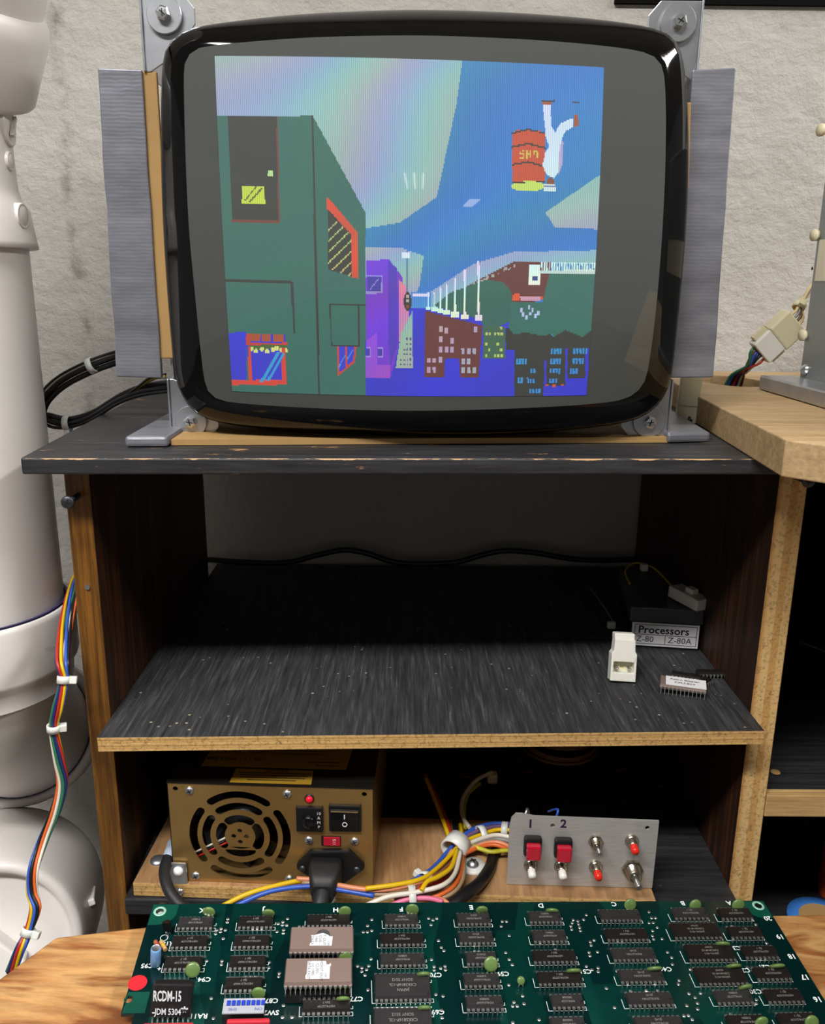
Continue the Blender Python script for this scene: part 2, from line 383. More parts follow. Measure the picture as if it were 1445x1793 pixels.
# ------------------------------------------------------------------ the room
structure('wall_back', MB().box((-3, 0.80, 0), (3.5, 0.95, 2.5)), 'painted_concrete', 'rough white painted concrete wall behind the monitor', 'wall')
mat('floor_concrete', '77736d', 0.7, var=0.1, vscale=3)
mat('ceiling_white', 'cfccc6', 0.8)
structure('floor', MB().box((-3, -9, -0.1), (3.5, 0.80, 0)), 'floor_concrete', 'grey concrete basement floor', 'floor')
structure('ceiling', MB().box((-3, -9, 2.5), (3.5, 0.95, 2.6)), 'ceiling_white', 'pale basement ceiling with lamps', 'ceiling')
mat('tube_glow', 'fffaf0', 0.5, emit='fff6e6', estr=6.0)
mat('fixture_white', 'd8d8d4', 0.5)
def fixture(c, along_y, label, offs=(-1, 1), panel=False):
    t = thing('fluorescent_fixture', label, 'lamp', c, 'ceiling fixtures')
    L, Wd = 0.62, 0.14
    a, b = ((Wd, L) if along_y else (L, Wd))
    MB().box((c[0] - a, c[1] - b, 2.40), (c[0] + a, c[1] + b, 2.50)).build('housing', 'fixture_white', t)
    if panel: MB().box((c[0] - a * 0.9, c[1] - b * 0.95, 2.392), (c[0] + a * 0.9, c[1] + b * 0.95, 2.3999)).build('diffuser', 'tube_glow', t); offs = ()
    for k in offs:
        off = Vector((k * 0.07, 0, 0)) if along_y else Vector((0, k * 0.07, 0))
        d = Vector((0, 0.58, 0)) if along_y else Vector((0.58, 0, 0))
        p = Vector((c[0], c[1], 2.385)) + off
        MB().tube([p - d, p + d], 0.013, 10, sub=0).build('tube', 'tube_glow', t)
fixture((-0.45, -0.47, 2.5), False, 'white fluorescent ceiling fixture above the bench')
fixture((1.55, 0.05, 2.5), True, 'added unseen ceiling fixture brightening the wall right of the monitor')  # housing and tubes added to go with the side lamp
fixture((1.25, -6.9, 2.5), True, 'flat white ceiling light panel across the room from the bench', panel=True)
fixture((-0.1, -4.6, 2.5), True, 'white three tube ceiling fixture in the middle of the room', offs=(-2.1, 0, 2.1))
zr_ = PY(1300, 4, 0.79).z
tag(MB().box((0.17, 0.796, zr_), (0.9, 0.7999, zr_ + 0.04)).build('wall_strip', 'black_interior'), 'thin dark strip on the white wall above the grey metal box', 'rail')  # thin dark strip along the top of the wall
# ------------------------------------------------------------------ the shelf cabinet
def facemat(o, m2, test):
    me = o.data; me.materials.append(MATS[m2])
    for p in me.polygons:
        if test(p): p.material_index = 1
    return o
front = lambda p: p.normal.y < -0.7
top = lambda p: p.normal.z > 0.7
ZT, ZTB = 1.157, 1.1475           # top board
ZS, ZSB = 0.9855, 0.9763          # middle shelf
ZP = 0.866                        # loose plywood under the power supply
CAB = (0.02, 0.6, 0.0)
m_black_board('black_worn_top', ZT)
cab = thing('shelf_cabinet', 'black topped plywood shelf cabinet standing against the white wall', 'cabinet', CAB)
o = MB().prism([(-0.212, 0.4570, ZTB), (0.62, 0.4915, ZTB), (0.62, 0.792, ZTB), (-0.236, 0.792, ZTB)], (0, 0, ZT - ZTB)).build('top_board', 'black_worn_top', cab, bevel=0.0012)
tag(o, 'black painted worn top board of the cabinet')
SL0, SL1, SR0, SR1 = -0.2005, -0.1856, 0.2228, 0.2408
o = MB().prism([(SL0, 0.484, 0), (SL1, 0.4845, 0), (SL1, 0.755, 0), (SL0, 0.755, 0)], (0, 0, ZTB)).build('side_panel', 'dark_stained_panel', cab, bevel=0.0012)
facemat(o, 'stained_edge_wood', front)
tag(o, 'brown stained side panel of the cabinet')
o = MB().prism([(SR0, 0.4965, 0), (SR1, 0.4975, 0), (SR1, 0.79, 0), (SR0, 0.79, 0)], (0, 0, ZTB)).build('side_panel', 'dark_stained_panel', cab, bevel=0.0005)
facemat(o, 'ply_edge_upright', front)
tag(o, 'side panel with a pale bare plywood edge')
# middle shelf: notched round the uprights so that its front lip covers part of them
poly = [(-0.1853, 0.4592), (0.2226, 0.4732), (0.2226, 0.79), (-0.1853, 0.79)]
o = MB().prism([(x, y, ZSB) for x, y in poly], (0, 0, ZS - ZSB)).build('middle_shelf', 'ply_edge_flat', cab)
facemat(o, 'black_stained_shelf', top)
tag(o, 'black stained middle shelf with a bare plywood front edge')
# lower bay: black bottom board, back
ZL = 0.8555
o = MB().prism([(-0.1854, 0.478, ZL - 0.012), (0.2226, 0.476, ZL - 0.012), (0.2226, 0.735, ZL - 0.012), (-0.1854, 0.735, ZL - 0.012)], (0, 0, 0.012)).build('bottom_shelf', 'black_painted_board', cab, bevel=0.001)
tag(o, 'black painted bottom shelf of the lower bay')
MB().box((-0.1854, 0.7352, 0.0), (0.2226, 0.741, ZSB - 0.0005)).build('back_panel', 'black_interior', cab)
# right hand bay
MB().box((SR1 + 0.0002, 0.772, 0.0), (0.62, 0.778, ZTB - 0.0002)).build('back_panel', 'black_interior', cab)
MB().box((0.60, 0.50, 0.0), (0.62, 0.7715, ZTB - 0.0002)).build('side_panel', 'dark_stained_panel', cab)
o = MB().box((SR1 + 0.0003, 0.5052, 0.912), (0.5995, 0.7715, 0.9225)).build('right_shelf', 'black_painted_board', cab)
tag(o, 'black shelf in the bay beside the plywood upright')
o = MB().box((SR1 + 0.0003, 0.497, 0.9084), (0.5995, 0.505, 0.9245)).build('shelf_edge_strip', 'strip_wood', cab, bevel=0.0006)
tag(o, 'pale wood strip on the shelf edge')
MB().box((SR1 + 0.0003, 0.50, 0.753), (0.5995, 0.7715, 0.765)).build('bottom_shelf', 'black_painted_board', cab)
# rail track in the right hand bay
p, q = PX(1395, 1123, 0.0), None
a = Vector((0.30, 0.66, 1.02)); 
MB().tube([PY(1396, 1122, 0.70), PY(1470, 1150, 0.70)], 0.0012, 6, sub=0).build('rail', 'steel_dark', cab)
MB().tube([PY(1388, 1280, 0.64), PY(1470, 1320, 0.60)], 0.0012, 6, sub=0).build('rail', 'steel_dark', cab)
# protruding wood screws
def screw_head(mb_h, mb_x, M, r, dome=0.25, cross=True):
    """pan head with a cross recess; local +z is out of the head"""
    mb_h.lathe([(0.0001, r * dome + r * 0.35), (r * 0.55, r * dome * 0.8 + r * 0.35), (r * 0.92, r * 0.30), (r, r * 0.08), (r, 0), (0.0001, 0)], M, 18)
    if cross:
        z = r * (dome + 0.36)
        for a in (0, PI / 2):
            R_ = M @ Matrix.Rotation(a + 0.4, 4, 'Z')
            mb_x.box((-r * 0.52, -r * 0.09, z - r * 0.12), (r * 0.52, r * 0.09, z + r * 0.02), R_)
def cab_screw(hx, hy, wx, wy, yw, out, label):
    base = PY(wx, wy, yw); head = PY(hx, hy, yw - out); ax = (head - base)
    M = frame(head, ax); mb, mx = MB(), MB()
    mb.lathe([(0.0001, 0.0018), (0.0030, 0.0018), (0.0036, 0.0012), (0.0036, 0.0006), (0.0016, -0.0022), (0.0014, -0.004)], M, 20)
    mb.tube([base - ax * 0.2, head], 0.0013, 10, sub=0)
    for k in range(7):
        c = base + ax * (0.1 + 0.09 * k); mb.lathe([(0.0013, -0.0005), (0.0019, 0), (0.0013, 0.0005)], frame(c, ax + Vector((0.0, 0, 0.001))), 10)
    s = mb.build('screw', 'steel_dark', cab); tag(s, label)
    for a in (0, PI / 2): mx.box((-0.0020, -0.00036, 0.0015), (0.0020, 0.00036, 0.00192), M @ Matrix.Rotation(a + 0.5, 4, 'Z'))
    mx.build('cross_recess', 'black_slot', s)
cab_screw(119, 879, 138, 867, 0.484, 0.022, 'grey screw sticking out of the brown upright')
cab_screw(1415, 843, 1393, 834, 0.4965, 0.020, 'grey screw sticking out of the plywood upright')
MB().disc(PY(153, 1028, 0.4838), (0, -1, 0), 0.0016, 0.0006).build('nail', 'zinc', cab)

# ------------------------------------------------------------------ pale board on top with the cable hole
ZB0, ZB1 = ZT + 0.0003, ZT + 0.0195
bd = thing('plywood_board', 'pale plywood board with a cable cutout lying on the cabinet top', 'board', (0.33, 0.6, ZB0))
pts = [PZ(1090, 600, ZB1), PZ(1226, 694, ZB1), PZ(1376, 769, ZB1)]
A_, B_ = pts[1], pts[2]
outer = [(0.226, 0.79), (0.205, 0.62), (0.196, 0.452), (0.62, 0.425), (0.62, 0.79)]
A2 = PZ(1376, 770, ZB1); outer[2] = (A2.x, A2.y); A3 = PZ(1223, 694, ZB1); outer[1] = (A3.x, A3.y); A4 = PZ(1500, 786, ZB1); outer[3] = (0.62, A2.y + (A4.y - A2.y) / (A4.x - A2.x) * (0.62 - A2.x))
hc = PZ(1262, 664, ZB1)
hole = circ(0.266, 0.708, 0.026, 24, 0.044)
mb = plate(MB(), outer, [hole], Matrix.Translation((0, 0, ZB1)), ZB1 - ZB0)
o = mb.build('board_body', 'pale_plywood', bd, bevel=0.0008)

# ------------------------------------------------------------------ grey metal box on the pale board
ZM = ZB1 + 0.0005
BX, BYb, BYf = 0.2915, 0.637, 0.43
mbx = thing('metal_power_box', 'grey sheet metal equipment box standing on the pale plywood board', 'metal box', (BX + 0.08, 0.54, ZM))
htop = PY(1441, 226, BYb).z - ZM
MB().box((BX, BYf, ZM), (BX + 0.16, BYb, ZM + htop)).build('housing', 'galv_grey', mbx, bevel=0.001)
MB().box((BX - 0.0265, BYf, ZM), (BX - 0.0001, BYb + 0.008, ZM + 0.0105)).build('mounting_foot', 'zinc', mbx, bevel=0.0012)
sc, sx_ = MB(), MB(); screw_head(sc, sx_, frame(PX(1412, 647, BX), (-1, 0, 0)), 0.0042, 0.6, False); sc.build('screw', 'zinc_bright', mbx)
for x, y in ((1411, 587), (1432, 412), (1443, 228)):
    MB().lathe([(0.0001, -0.004), (0.003, -0.004), (0.003, 0.001), (0.0042, 0.0012), (0.0042, 0.0035), (0.0001, 0.0036)], frame(PX(x, y, BX), (-1, -0.25, 0)), 12).build('nylon_standoff', 'nylon_yellowed', mbx)
a_, b_ = PX(1437, 420, BX), PX(1436, 492, BX)
MB().box((BX - 0.0006, BYf + 0.02, b_.z), (BX, a_.y, a_.z)).build('label', mat('label_cream', 'd9cfb6', 0.6), mbx)
MB().disc(PX(1423, 470, BX), (-1, 0, 0), 0.0012, 0.0004).build('hole', 'black_slot', mbx)
# ------------------------------------------------------------------ the picture tube monitor
TVC = Vector((0.0085, 0.478, 1.278)); TVR = 0.50; TVS = TVC + Vector((0, TVR, 0))
def tv_hit(px, py, off=0.0):
    d = Vector(ray(px, py)).normalized(); oc = Vector(O0) - TVS; R_ = TVR + off
    b = d.dot(oc); c = oc.dot(oc) - R_ * R_; return Vector(O0) + d * (-b - math.sqrt(b * b - c))
def resample(P, n):
    Q = P + [P[0]]; P2 = spline([Vector((x, y, 0)) for x, y in [P[-1]] + Q + [P[1]]], 8)[8:-8]
    L = [0]
    for i in range(1, len(P2)): L.append(L[-1] + (P2[i] - P2[i - 1]).length)
    out = []; k = 0
    for i in range(n):
        s = L[-1] * i / n
        while L[k + 1] < s: k += 1
        t = (s - L[k]) / max(1e-9, L[k + 1] - L[k]); q = P2[k].lerp(P2[k + 1], t); out.append((q.x, q.y))
    return out
TO = [(312, 62), (345, 48), (420, 37), (520, 27), (640, 21), (740, 19), (860, 22), (980, 29), (1080, 39), (1140, 49), (1172, 62), (1190, 85), (1198, 120), (1204, 200), (1205, 300), (1201, 400), (1193, 500), (1183, 600), (1175, 660), (1160, 697), (1135, 722), (1100, 737), (1040, 747), (940, 756), (820, 761), (700, 761), (580, 757), (480, 751), (410, 743), (370, 734), (340, 718), (320, 690), (307, 650), (298, 560), (290, 450), (285, 350), (283, 250), (284, 150), (288, 100), (297, 78)]
TI = [(345, 85), (380, 79), (450, 72), (560, 65), (720, 62), (860, 66), (980, 73), (1080, 83), (1130, 92), (1150, 103), (1162, 125), (1166, 180), (1166, 260), (1163, 350), (1157, 450), (1147, 560), (1136, 640), (1128, 670), (1110, 690), (1080, 702), (1000, 710), (880, 716), (760, 719), (640, 718), (520, 713), (420, 706), (385, 700), (367, 688), (358, 665), (350, 600), (340, 500), (331, 400), (326, 300), (323, 200), (322, 131), (324, 110), (332, 95)]
NR = 160
def angsort(P, n):
    """outline resampled at equal angles about its centre so that two outlines pair up"""
    D = resample(P, 1600); c = (742, 390); A = []
    for x, y in D: A.append((math.atan2((y - c[1]) / 340, (x - c[0]) / 420), x, y))
    A.sort(); out = []
    aa = np.array([q[0] for q in A]); xx = np.array([q[1] for q in A]); yy = np.array([q[2] for q in A])
    for k in range(n):
        a = -PI + 2 * PI * (k + 0.5) / n
        out.append((float(np.interp(a, aa, xx, period=2 * PI)), float(np.interp(a, aa, yy, period=2 * PI))))
    return out
RO, RI = angsort(TO, NR), angsort(TI, NR)
YO = 0.513
tv = thing('crt_monitor', 'bare arcade picture tube monitor with curved glass showing an upside down street picture', 'monitor', (0.0085, 0.55, ZT))
# black glossy glass border rolling back from the face
inn = [tv_hit(x, y) for x, y in RI]; out_ = [PY(x, y, YO) for x, y in RO]
mb = MB(); rings = []
NS = 12
for s in range(NS + 1):
    a = PI / 2 * s / NS; rg = []
    for i, q in zip(inn, out_):
        e = 0.12 * math.sin(2 * a)
        u = math.sin(a); w = 1 - math.cos(a)
        rg.append(Vector((i.x + (q.x - i.x) * u, i.y + (q.y - i.y) * (0.35 * u * (1 - w) + w), i.z + (q.z - i.z) * u)))
    rings.append(rg)
cen = Vector((TVC.x, 0, TVC.z))
def shrink(rg, k, y): return [Vector((cen.x + (p.x - cen.x) * k, y, cen.z + (p.z - cen.z) * k)) for p in rg]
rings.append(shrink(out_, 1.0, YO + 0.006)); rings.append(shrink(out_, 0.985, YO + 0.009))
def loft(mb, rings, smooth=True):
    n = len(rings[0])
    mb.add([p for r in rings for p in r], [(i * n + k, i * n + (k + 1) % n, (i + 1) * n + (k + 1) % n, (i + 1) * n + k) for i in range(len(rings) - 1) for k in range(n)], smooth); return mb
loft(mb, rings)
o = mb.build('glass_border', 'tube_black', tv); tag(o, 'glossy black border of the picture tube')
# grey phosphor screen, the whole visible face
def m_screen(name, emis):
    m, nt, b = newmat(name); b.inputs['Base Color'].default_value = (*lin('484b49'), 1); b.inputs['Roughness'].default_value = 0.7
    b.inputs['Coat Weight'].default_value = 1.0; b.inputs['Coat Roughness'].default_value = 0.02; b.inputs['Specular IOR Level'].default_value = 0.1
    if emis:
        at = nt.nodes.new('ShaderNodeAttribute'); at.attribute_name = 'raster'; at.attribute_type = 'GEOMETRY'
        nt.links.new(at.outputs['Color'], b.inputs['Emission Color']); b.inputs['Emission Strength'].default_value = SCREEN_GAIN
SCREEN_GAIN = 0.92
m_screen('screen_glass', False); m_screen('screen_picture', True)
mb = MB(); cp = tv_hit(742, 390)
rg = []
for s in range(1, 15):
    k = s / 14; rg.append([tv_hit(742 + (x - 742) * k, 390 + (y - 390) * k) for x, y in RI])
loft(mb, rg); n0 = len(mb.v); mb.v.append(tuple(cp)); mb.f += [(n0, k, (k + 1) % NR) for k in range(NR)]; mb.sm += [True] * NR
o = mb.build('screen', 'screen_glass', tv); tag(o, 'dark grey curved glass screen')

# the lit raster: a fine grid of cells on the glass, coloured like a street picture shown upside down
NU, NV = 408, 230
cTL, cTR, cBR, cBL = (376, 98), (1058, 118), (1027, 692), (407, 685)
def rpx(u, v):
    x = (1 - v) * ((1 - u) * cTL[0] + u * cTR[0]) + v * ((1 - u) * cBL[0] + u * cBR[0])
    y = (1 - v) * ((1 - u) * cTL[1] + u * cTR[1]) + v * ((1 - u) * cBL[1] + u * cBR[1])
    b = 4 * u * (1 - u); c = 4 * v * (1 - v)
    return x + c * (-2 + 6 * u), y - b * 5 * (1 - v) + b * 5 * v
U, V = np.meshgrid((np.arange(NU) + 0.5) / NU, (np.arange(NV) + 0.5) / NV)
GX, GY = rpx(U, V)
IMG = np.zeros((NV, NU, 3))
def inside(poly):
    r = np.zeros(GX.shape, bool); n = len(poly)
    for i in range(n):
        (x0, y0), (x1, y1) = poly[i], poly[(i + 1) % n]
        if y0 == y1: continue
        k = ((y0 > GY) != (y1 > GY)) & (GX < (x1 - x0) * (GY - y0) / (y1 - y0) + x0); r ^= k
    return r
def paint(c, *polys, mask=None):
    for p in polys:
        k = inside(p)
        if mask is not None: k &= mask
        IMG[k] = lin(c) if c else 0
def rect(x0, y0, x1, y1): return [(x0, y0), (x1, y0), (x1, y1), (x0, y1)]
def blk(c, *rs):
    for r in rs: paint(c, rect(*r))
ell = lambda cx, cy, rx, ry, n=24: [(cx + rx * math.cos(2 * PI * k / n), cy + ry * math.sin(2 * PI * k / n)) for k in range(n)]
PALE, SKY, GRN, BLU = '9bb7c6', '3a84c8', '3f6f66', '1c2fd0'
IMG[:] = lin(SKY)                                              # blue road surface
paint(PALE, [(370, 90), (812, 90), (800, 180), (765, 345), (700, 390), (640, 400), (640, 380), (548, 205), (370, 205)])
paint(PALE, [(1060, 300), (955, 372), (972, 398), (1060, 402)])
paint(PALE, [(630, 433), (700, 433), (742, 448), (735, 500), (715, 545), (640, 545)])
paint(PALE, [(740, 520), (830, 462), (900, 441), (1060, 438), (1060, 462), (905, 462), (800, 520), (745, 545)])
paint('4f95cf', rect(720, 512, 756, 545)); blk('dfe8ef', (722, 513, 752, 520))
paint(BLU, rect(640, 540, 905, 700))                           # blue band that was sky before the picture was flipped
# green wall on the left
paint(GRN, [(370, 203), (548, 203), (640, 372), (641, 700), (370, 700)])
paint(None, [(398, 203), (486, 203), (489, 389), (407, 387)]); paint('7a4438', [(405, 384), (489, 386), (489, 390), (405, 388)], [(484, 203), (487, 203), (490, 388), (487, 388)])
paint('d8d44e', [(423, 326), (462, 326), (465, 357), (424, 357)]); paint('5d6a2c', [(427, 352), (447, 327), (450, 327), (430, 352)], [(434, 355), (457, 329), (460, 331), (438, 355)]); blk('c9d89a', (469, 298, 478, 308))
paint('20252a', [(545, 203), (549, 203), (561, 695), (557, 695)])
paint('20252a', [(390, 488), (511, 491), (511, 497), (390, 494)], [(509, 495), (513, 495), (517, 585), (514, 585)])
paint('d9542f', [(572, 346), (578, 350), (627, 408), (627, 488), (616, 485), (616, 412), (573, 366)])
paint('2b3a2c', [(574, 366), (616, 412), (616, 484), (575, 472)])
for k in range(7):
    y = 402 + k * 19; paint('c3c67c', [(575, y), (616, y - 40), (616, y - 37), (575, y + 3)], mask=inside([(574, 370), (616, 414), (616, 484), (575, 470)]))
# awning block and windows, lower left
paint('20252a', [(577, 531), (660, 534), (660, 537), (577, 535)], [(577, 531), (580, 531), (582, 606), (579, 606)], [(627, 533), (630, 533), (631, 607), (628, 607)], [(579, 603), (631, 604), (631, 608), (579, 607)])
paint(GRN, [(640, 537), (660, 537), (658, 580), (640, 598)])
paint('cf4a35', [(590, 606), (624, 606), (622, 634), (591, 660)]); paint('2c44c8', [(594, 607), (605, 607), (605, 645), (594, 652)], [(608, 607), (620, 607), (619, 631), (608, 641)])
paint('4aa0d8', [(593, 640), (605, 620), (605, 624), (593, 645)], [(608, 627), (619, 610), (619, 614), (608, 631)])
blk('2335d4', (390, 582, 432, 668)); paint('2335d4', [(432, 585), (500, 585), (500, 668), (436, 668)])
paint('b0552c', rect(438, 585, 456, 598), rect(458, 585, 474, 598), rect(479, 585, 497, 598)); paint('c8452c', rect(431, 583, 438, 602), rect(431, 600, 503, 604))
paint('4e6a2e', rect(436, 604, 502, 612))
for x, y in ((440, 611), (448, 615), (459, 611), (468, 615), (478, 612), (485, 609), (493, 613), (501, 614)): paint('d8d48a', ell(x, y, 4, 4))
paint('d24a33', [(434, 606), (439, 606), (442, 668), (436, 668)], [(493, 609), (500, 609), (502, 672), (494, 672)], rect(400, 665, 502, 674))
paint('3f9fe0', [(455, 668), (486, 616), (492, 616), (463, 668)], [(466, 668), (496, 616), (498, 622), (471, 668)])
# purple building
paint('7a3fd8', [(641, 455), (682, 455), (705, 485), (708, 560), (690, 640), (684, 660), (641, 660)])
paint('a050d8', [(641, 598), (660, 582), (660, 640), (684, 640), (683, 661), (641, 661)])
paint('5a2fc0', [(680, 456), (696, 470), (698, 600), (684, 640), (680, 600)])
paint('d98ab0', [(699, 490), (711, 500), (717, 552), (705, 590), (699, 600)])
paint('4a35a8', rect(643, 484, 667, 512)); paint('9a86e0', rect(641, 481, 671, 485), rect(668, 481, 671, 514), rect(641, 511, 671, 514), [(646, 508), (662, 488), (664, 488), (648, 508)])
blk('b48ae0', (641, 608, 650, 611), (648, 608, 650, 626), (641, 624, 650, 626), (662, 608, 671, 611), (669, 608, 671, 626), (662, 624, 671, 626)); blk('5030b0', (641, 611, 648, 624), (662, 611, 669, 624))
paint('9fb4b4', [(722, 545), (723, 644), (693, 644), (702, 585)])
for r in range(6):
    for k in range(2 + r // 2): blk('5a5a8a', (718 - k * 6, 592 + r * 9, 721 - k * 6, 595 + r * 9))
blk('6a86b0', (711, 440, 715, 515)); blk('eef0f4', (704, 441, 718, 452))
paint('2a2d33', ell(714, 528, 7, 17)); paint('b8c0b8', ell(714, 519, 3, 3), ell(714, 527, 3, 3)); paint('9a4a40', ell(714, 537, 3, 3))
# brown buildings, fence posts
paint('6d3a34', [(744, 544), (845, 570), (838, 662), (806, 662), (804, 627), (780, 627), (778, 662), (744, 660)])
for x, y in ((769, 572), (779, 573), (830, 572), (769, 590), (789, 591), (769, 608), (779, 608), (789, 608), (808, 609), (818, 609), (828, 609), (748, 626), (758, 626), (768, 626), (808, 627), (818, 627), (748, 643), (758, 643), (808, 644), (818, 644), (828, 644)): blk('b4aab8', (x, y, x + 6, y + 10))
paint('6d3a34', [(800, 510), (900, 458), (965, 460), (962, 520), (900, 540), (880, 520)])
for k in range(16): blk('b5a9a4', (830 + k * 4.6 + random.uniform(-2, 2), 497 - k * 2.2 + random.uniform(-4, 5), 833 + k * 4.6, 500 - k * 2.2))
paint('3a6b62', [(760, 535), (790, 512), (850, 490), (880, 493), (895, 510), (900, 540), (893, 562), (870, 574), (848, 574), (842, 560)])
blk('eef1f6', (926, 464, 946, 498)); blk('3a4a90', (932, 484, 942, 491)); 
blk('c9d3e6', (946, 473, 1046, 479))
for k in range(22): blk('dfe8f4', (948 + k * 4.4, 459, 950.4 + k * 4.4, 474))
paint('3d7168', [(962, 480), (1046, 480), (1040, 575), (1020, 590), (990, 578), (970, 590), (952, 560), (950, 530)])
paint('3d7168', [(895, 530), (950, 530), (960, 560), (968, 584), (950, 588), (920, 582), (900, 586), (890, 572)])
paint('d95f33', rect(897, 515, 910, 526), rect(944, 518, 951, 525)); blk('c9a6b8', (911, 519, 946, 527))
for x, y in ((911, 540), (914, 548), (920, 553), (927, 547), (931, 540), (936, 550), (941, 545), (925, 535)): blk('b9cfe0', (x, y, x + 4, y + 6))
for k, (x, yt, yb, w) in enumerate(((838, 458, 552, 3), (814, 471, 550, 3), (797, 486, 546, 3), (782, 496, 542, 2.6), (771, 503, 540, 2.4), (761, 512, 538, 2.2), (750, 517, 537, 2))):
    blk('e8edf4', (x - w * 0.6, yt, x + w * 0.6, yb)); blk('dff0ea', (x - 2.2 * w, yb, x + 2.2 * w, yb + 3.2 * w))
paint('4a6a58', [(846, 572), (885, 572), (885, 612), (893, 612), (893, 628), (846, 628)])
for x, y in ((850, 582), (856, 582), (865, 582), (871, 582), (877, 582), (850, 600), (870, 600), (855, 610), (876, 610), (850, 620), (865, 620), (871, 620), (877, 620), (876, 573)): blk('c6c872', (x, y, x + 4, y + 5))
# dark city with small windows, lower right
dark = inside([(886, 575), (1046, 575), (1040, 700), (898, 700), (900, 612), (886, 612)]) & ~inside([(962, 470), (1046, 470), (1040, 575), (1020, 590), (990, 578), (970, 590), (952, 575)]) & ~inside([(895, 530), (950, 530), (960, 560), (968, 584), (950, 588), (920, 582), (900, 586), (890, 572)])
IMG[dark] = 0
blk(BLU, (885, 612, 901, 700)); paint(BLU, [(952, 676), (1029, 674), (1027, 700), (950, 700)], rect(953, 630, 957, 690), rect(990, 610, 994, 690), rect(1025, 610, 1031, 690), rect(990, 662, 1029, 680))
for x, y, n in ((904, 628, 4), (929, 645, 2), (907, 662, 2), (923, 662, 3), (927, 680, 2), (938, 680, 2), (965, 610, 4), (964, 628, 4), (963, 645, 4), (962, 662, 3), (1004, 610, 2), (1015, 610, 3), (1003, 628, 2), (1014, 628, 2), (998, 645, 3)):
    for k in range(n): blk('3f8fe0', (x + k * 5, y, x + 3.6 + k * 5, y + 9))
for x, y in ((956, 672), (968, 673), (982, 672)): blk('c85a3a', (x, y, x + 5, y + 4))
# red drum and a plain figure in white beside it
paint('d2552f', [(897, 232), (905, 228), (925, 226), (945, 228), (955, 234), (954, 320), (897, 320)])
paint('3b2a24', [(896, 232), (925, 225), (956, 233), (956, 235), (925, 228), (896, 235)], [(896, 256), (925, 250), (956, 258), (956, 261), (925, 253), (896, 259)], [(896, 287), (925, 282), (956, 291), (956, 294), (925, 285), (896, 290)])
paint('d9dc6a', ell(925, 326, 30, 9)); paint('3b3a20', [(898, 318), (955, 318), (955, 320), (898, 320)])
for dx in (0, 1, 2):
    x = 910 + dx * 12
    if dx == 0: blk('e0c75a', (x, 264, x + 8, 266), (x, 264, x + 2.4, 270), (x, 269, x + 8, 271), (x + 5.6, 270, x + 8, 277), (x, 275, x + 8, 277))
    if dx == 1: blk('e0c75a', (x, 264, x + 2.4, 277), (x + 5.6, 264, x + 8, 277), (x, 275, x + 8, 277), (x, 269, x + 8, 271))
    if dx == 2: blk('e0c75a', (x, 264, x + 8, 266), (x + 5.6, 264, x + 8, 277), (x, 275, x + 8, 277), (x, 264, x + 2.4, 271), (x, 270, x + 4, 272))
paint('a9593a', rect(950, 176, 966, 184), rect(1005, 200, 1013, 222)); paint('2e4650', rect(948, 175, 972, 178), rect(1003, 178, 1015, 181))
paint('e2e6f2', [(951, 184), (964, 184), (966, 222), (972, 232), (982, 216), (1003, 206), (1004, 222), (990, 230), (984, 244), (983, 262), (980, 300), (970, 312), (958, 306), (950, 290), (955, 268), (962, 256), (956, 240)])
paint('c7a6cf', [(984, 244), (987, 250), (984, 290), (978, 306), (980, 262)]); paint('8a5228', ell(964, 318, 7, 7)); blk('e2e0ee', (953, 322, 973, 335)); blk('8a86b8', (953, 325, 973, 327))
IMG = np.clip(IMG - 0.05, 0, 1)                                # the grey glass already adds this much
# shadow mask: alternating columns, faint colour drift
stripe = np.where((np.arange(NU) % 2) == 0, 1.18, 0.82)[None, :, None]
ph = GX * 0.021 + GY * 0.034 + 2.2 * np.sin(GY * 0.013) + 1.5 * np.sin(GX * 0.009)
drift = 1 + 0.16 * np.stack([np.sin(ph), np.sin(ph + 2.1), np.sin(ph + 4.2)], axis=-1) * np.clip(IMG.sum(-1, keepdims=True), 0, 1)
IMG = IMG * stripe * drift
gu, gv = np.meshgrid(np.arange(NU + 1) / NU, np.arange(NV + 1) / NV); PXg, PYg = rpx(gu, gv)
mb = MB(); vs = [tv_hit(float(x), float(y), 0.0002) for x, y in zip(PXg.ravel(), PYg.ravel())]
I_ = WM[tv].inverted()
me = bpy.data.meshes.new('picture'); me.vertices.add(len(vs)); me.vertices.foreach_set('co', np.array([I_ @ p for p in vs]).ravel())
jj, ii = np.meshgrid(np.arange(NU), np.arange(NV)); b0 = (ii * (NU + 1) + jj).ravel()
quads = np.stack([b0, b0 + NU + 1, b0 + NU + 2, b0 + 1], axis=1).ravel().astype(np.int32)
nq = NU * NV; me.loops.add(nq * 4); me.loops.foreach_set('vertex_index', quads); me.polygons.add(nq)
me.polygons.foreach_set('loop_start', np.arange(0, nq * 4, 4, dtype=np.int32)); me.polygons.foreach_set('loop_total', np.full(nq, 4, np.int32))
me.update(calc_edges=True); me.validate()
me.polygons.foreach_set('use_smooth', [True] * nq)
att = me.attributes.new('raster', 'FLOAT_COLOR', 'CORNER')
cols = np.concatenate([IMG.reshape(-1, 3), np.ones((nq, 1))], axis=1); att.data.foreach_set('color', np.repeat(cols, 4, axis=0).astype(np.float32).ravel())
o = link('picture', me, 'screen_picture', tv, fix=False)
tag(o, 'lit screen picture of a blocky upside down street with a red drum')

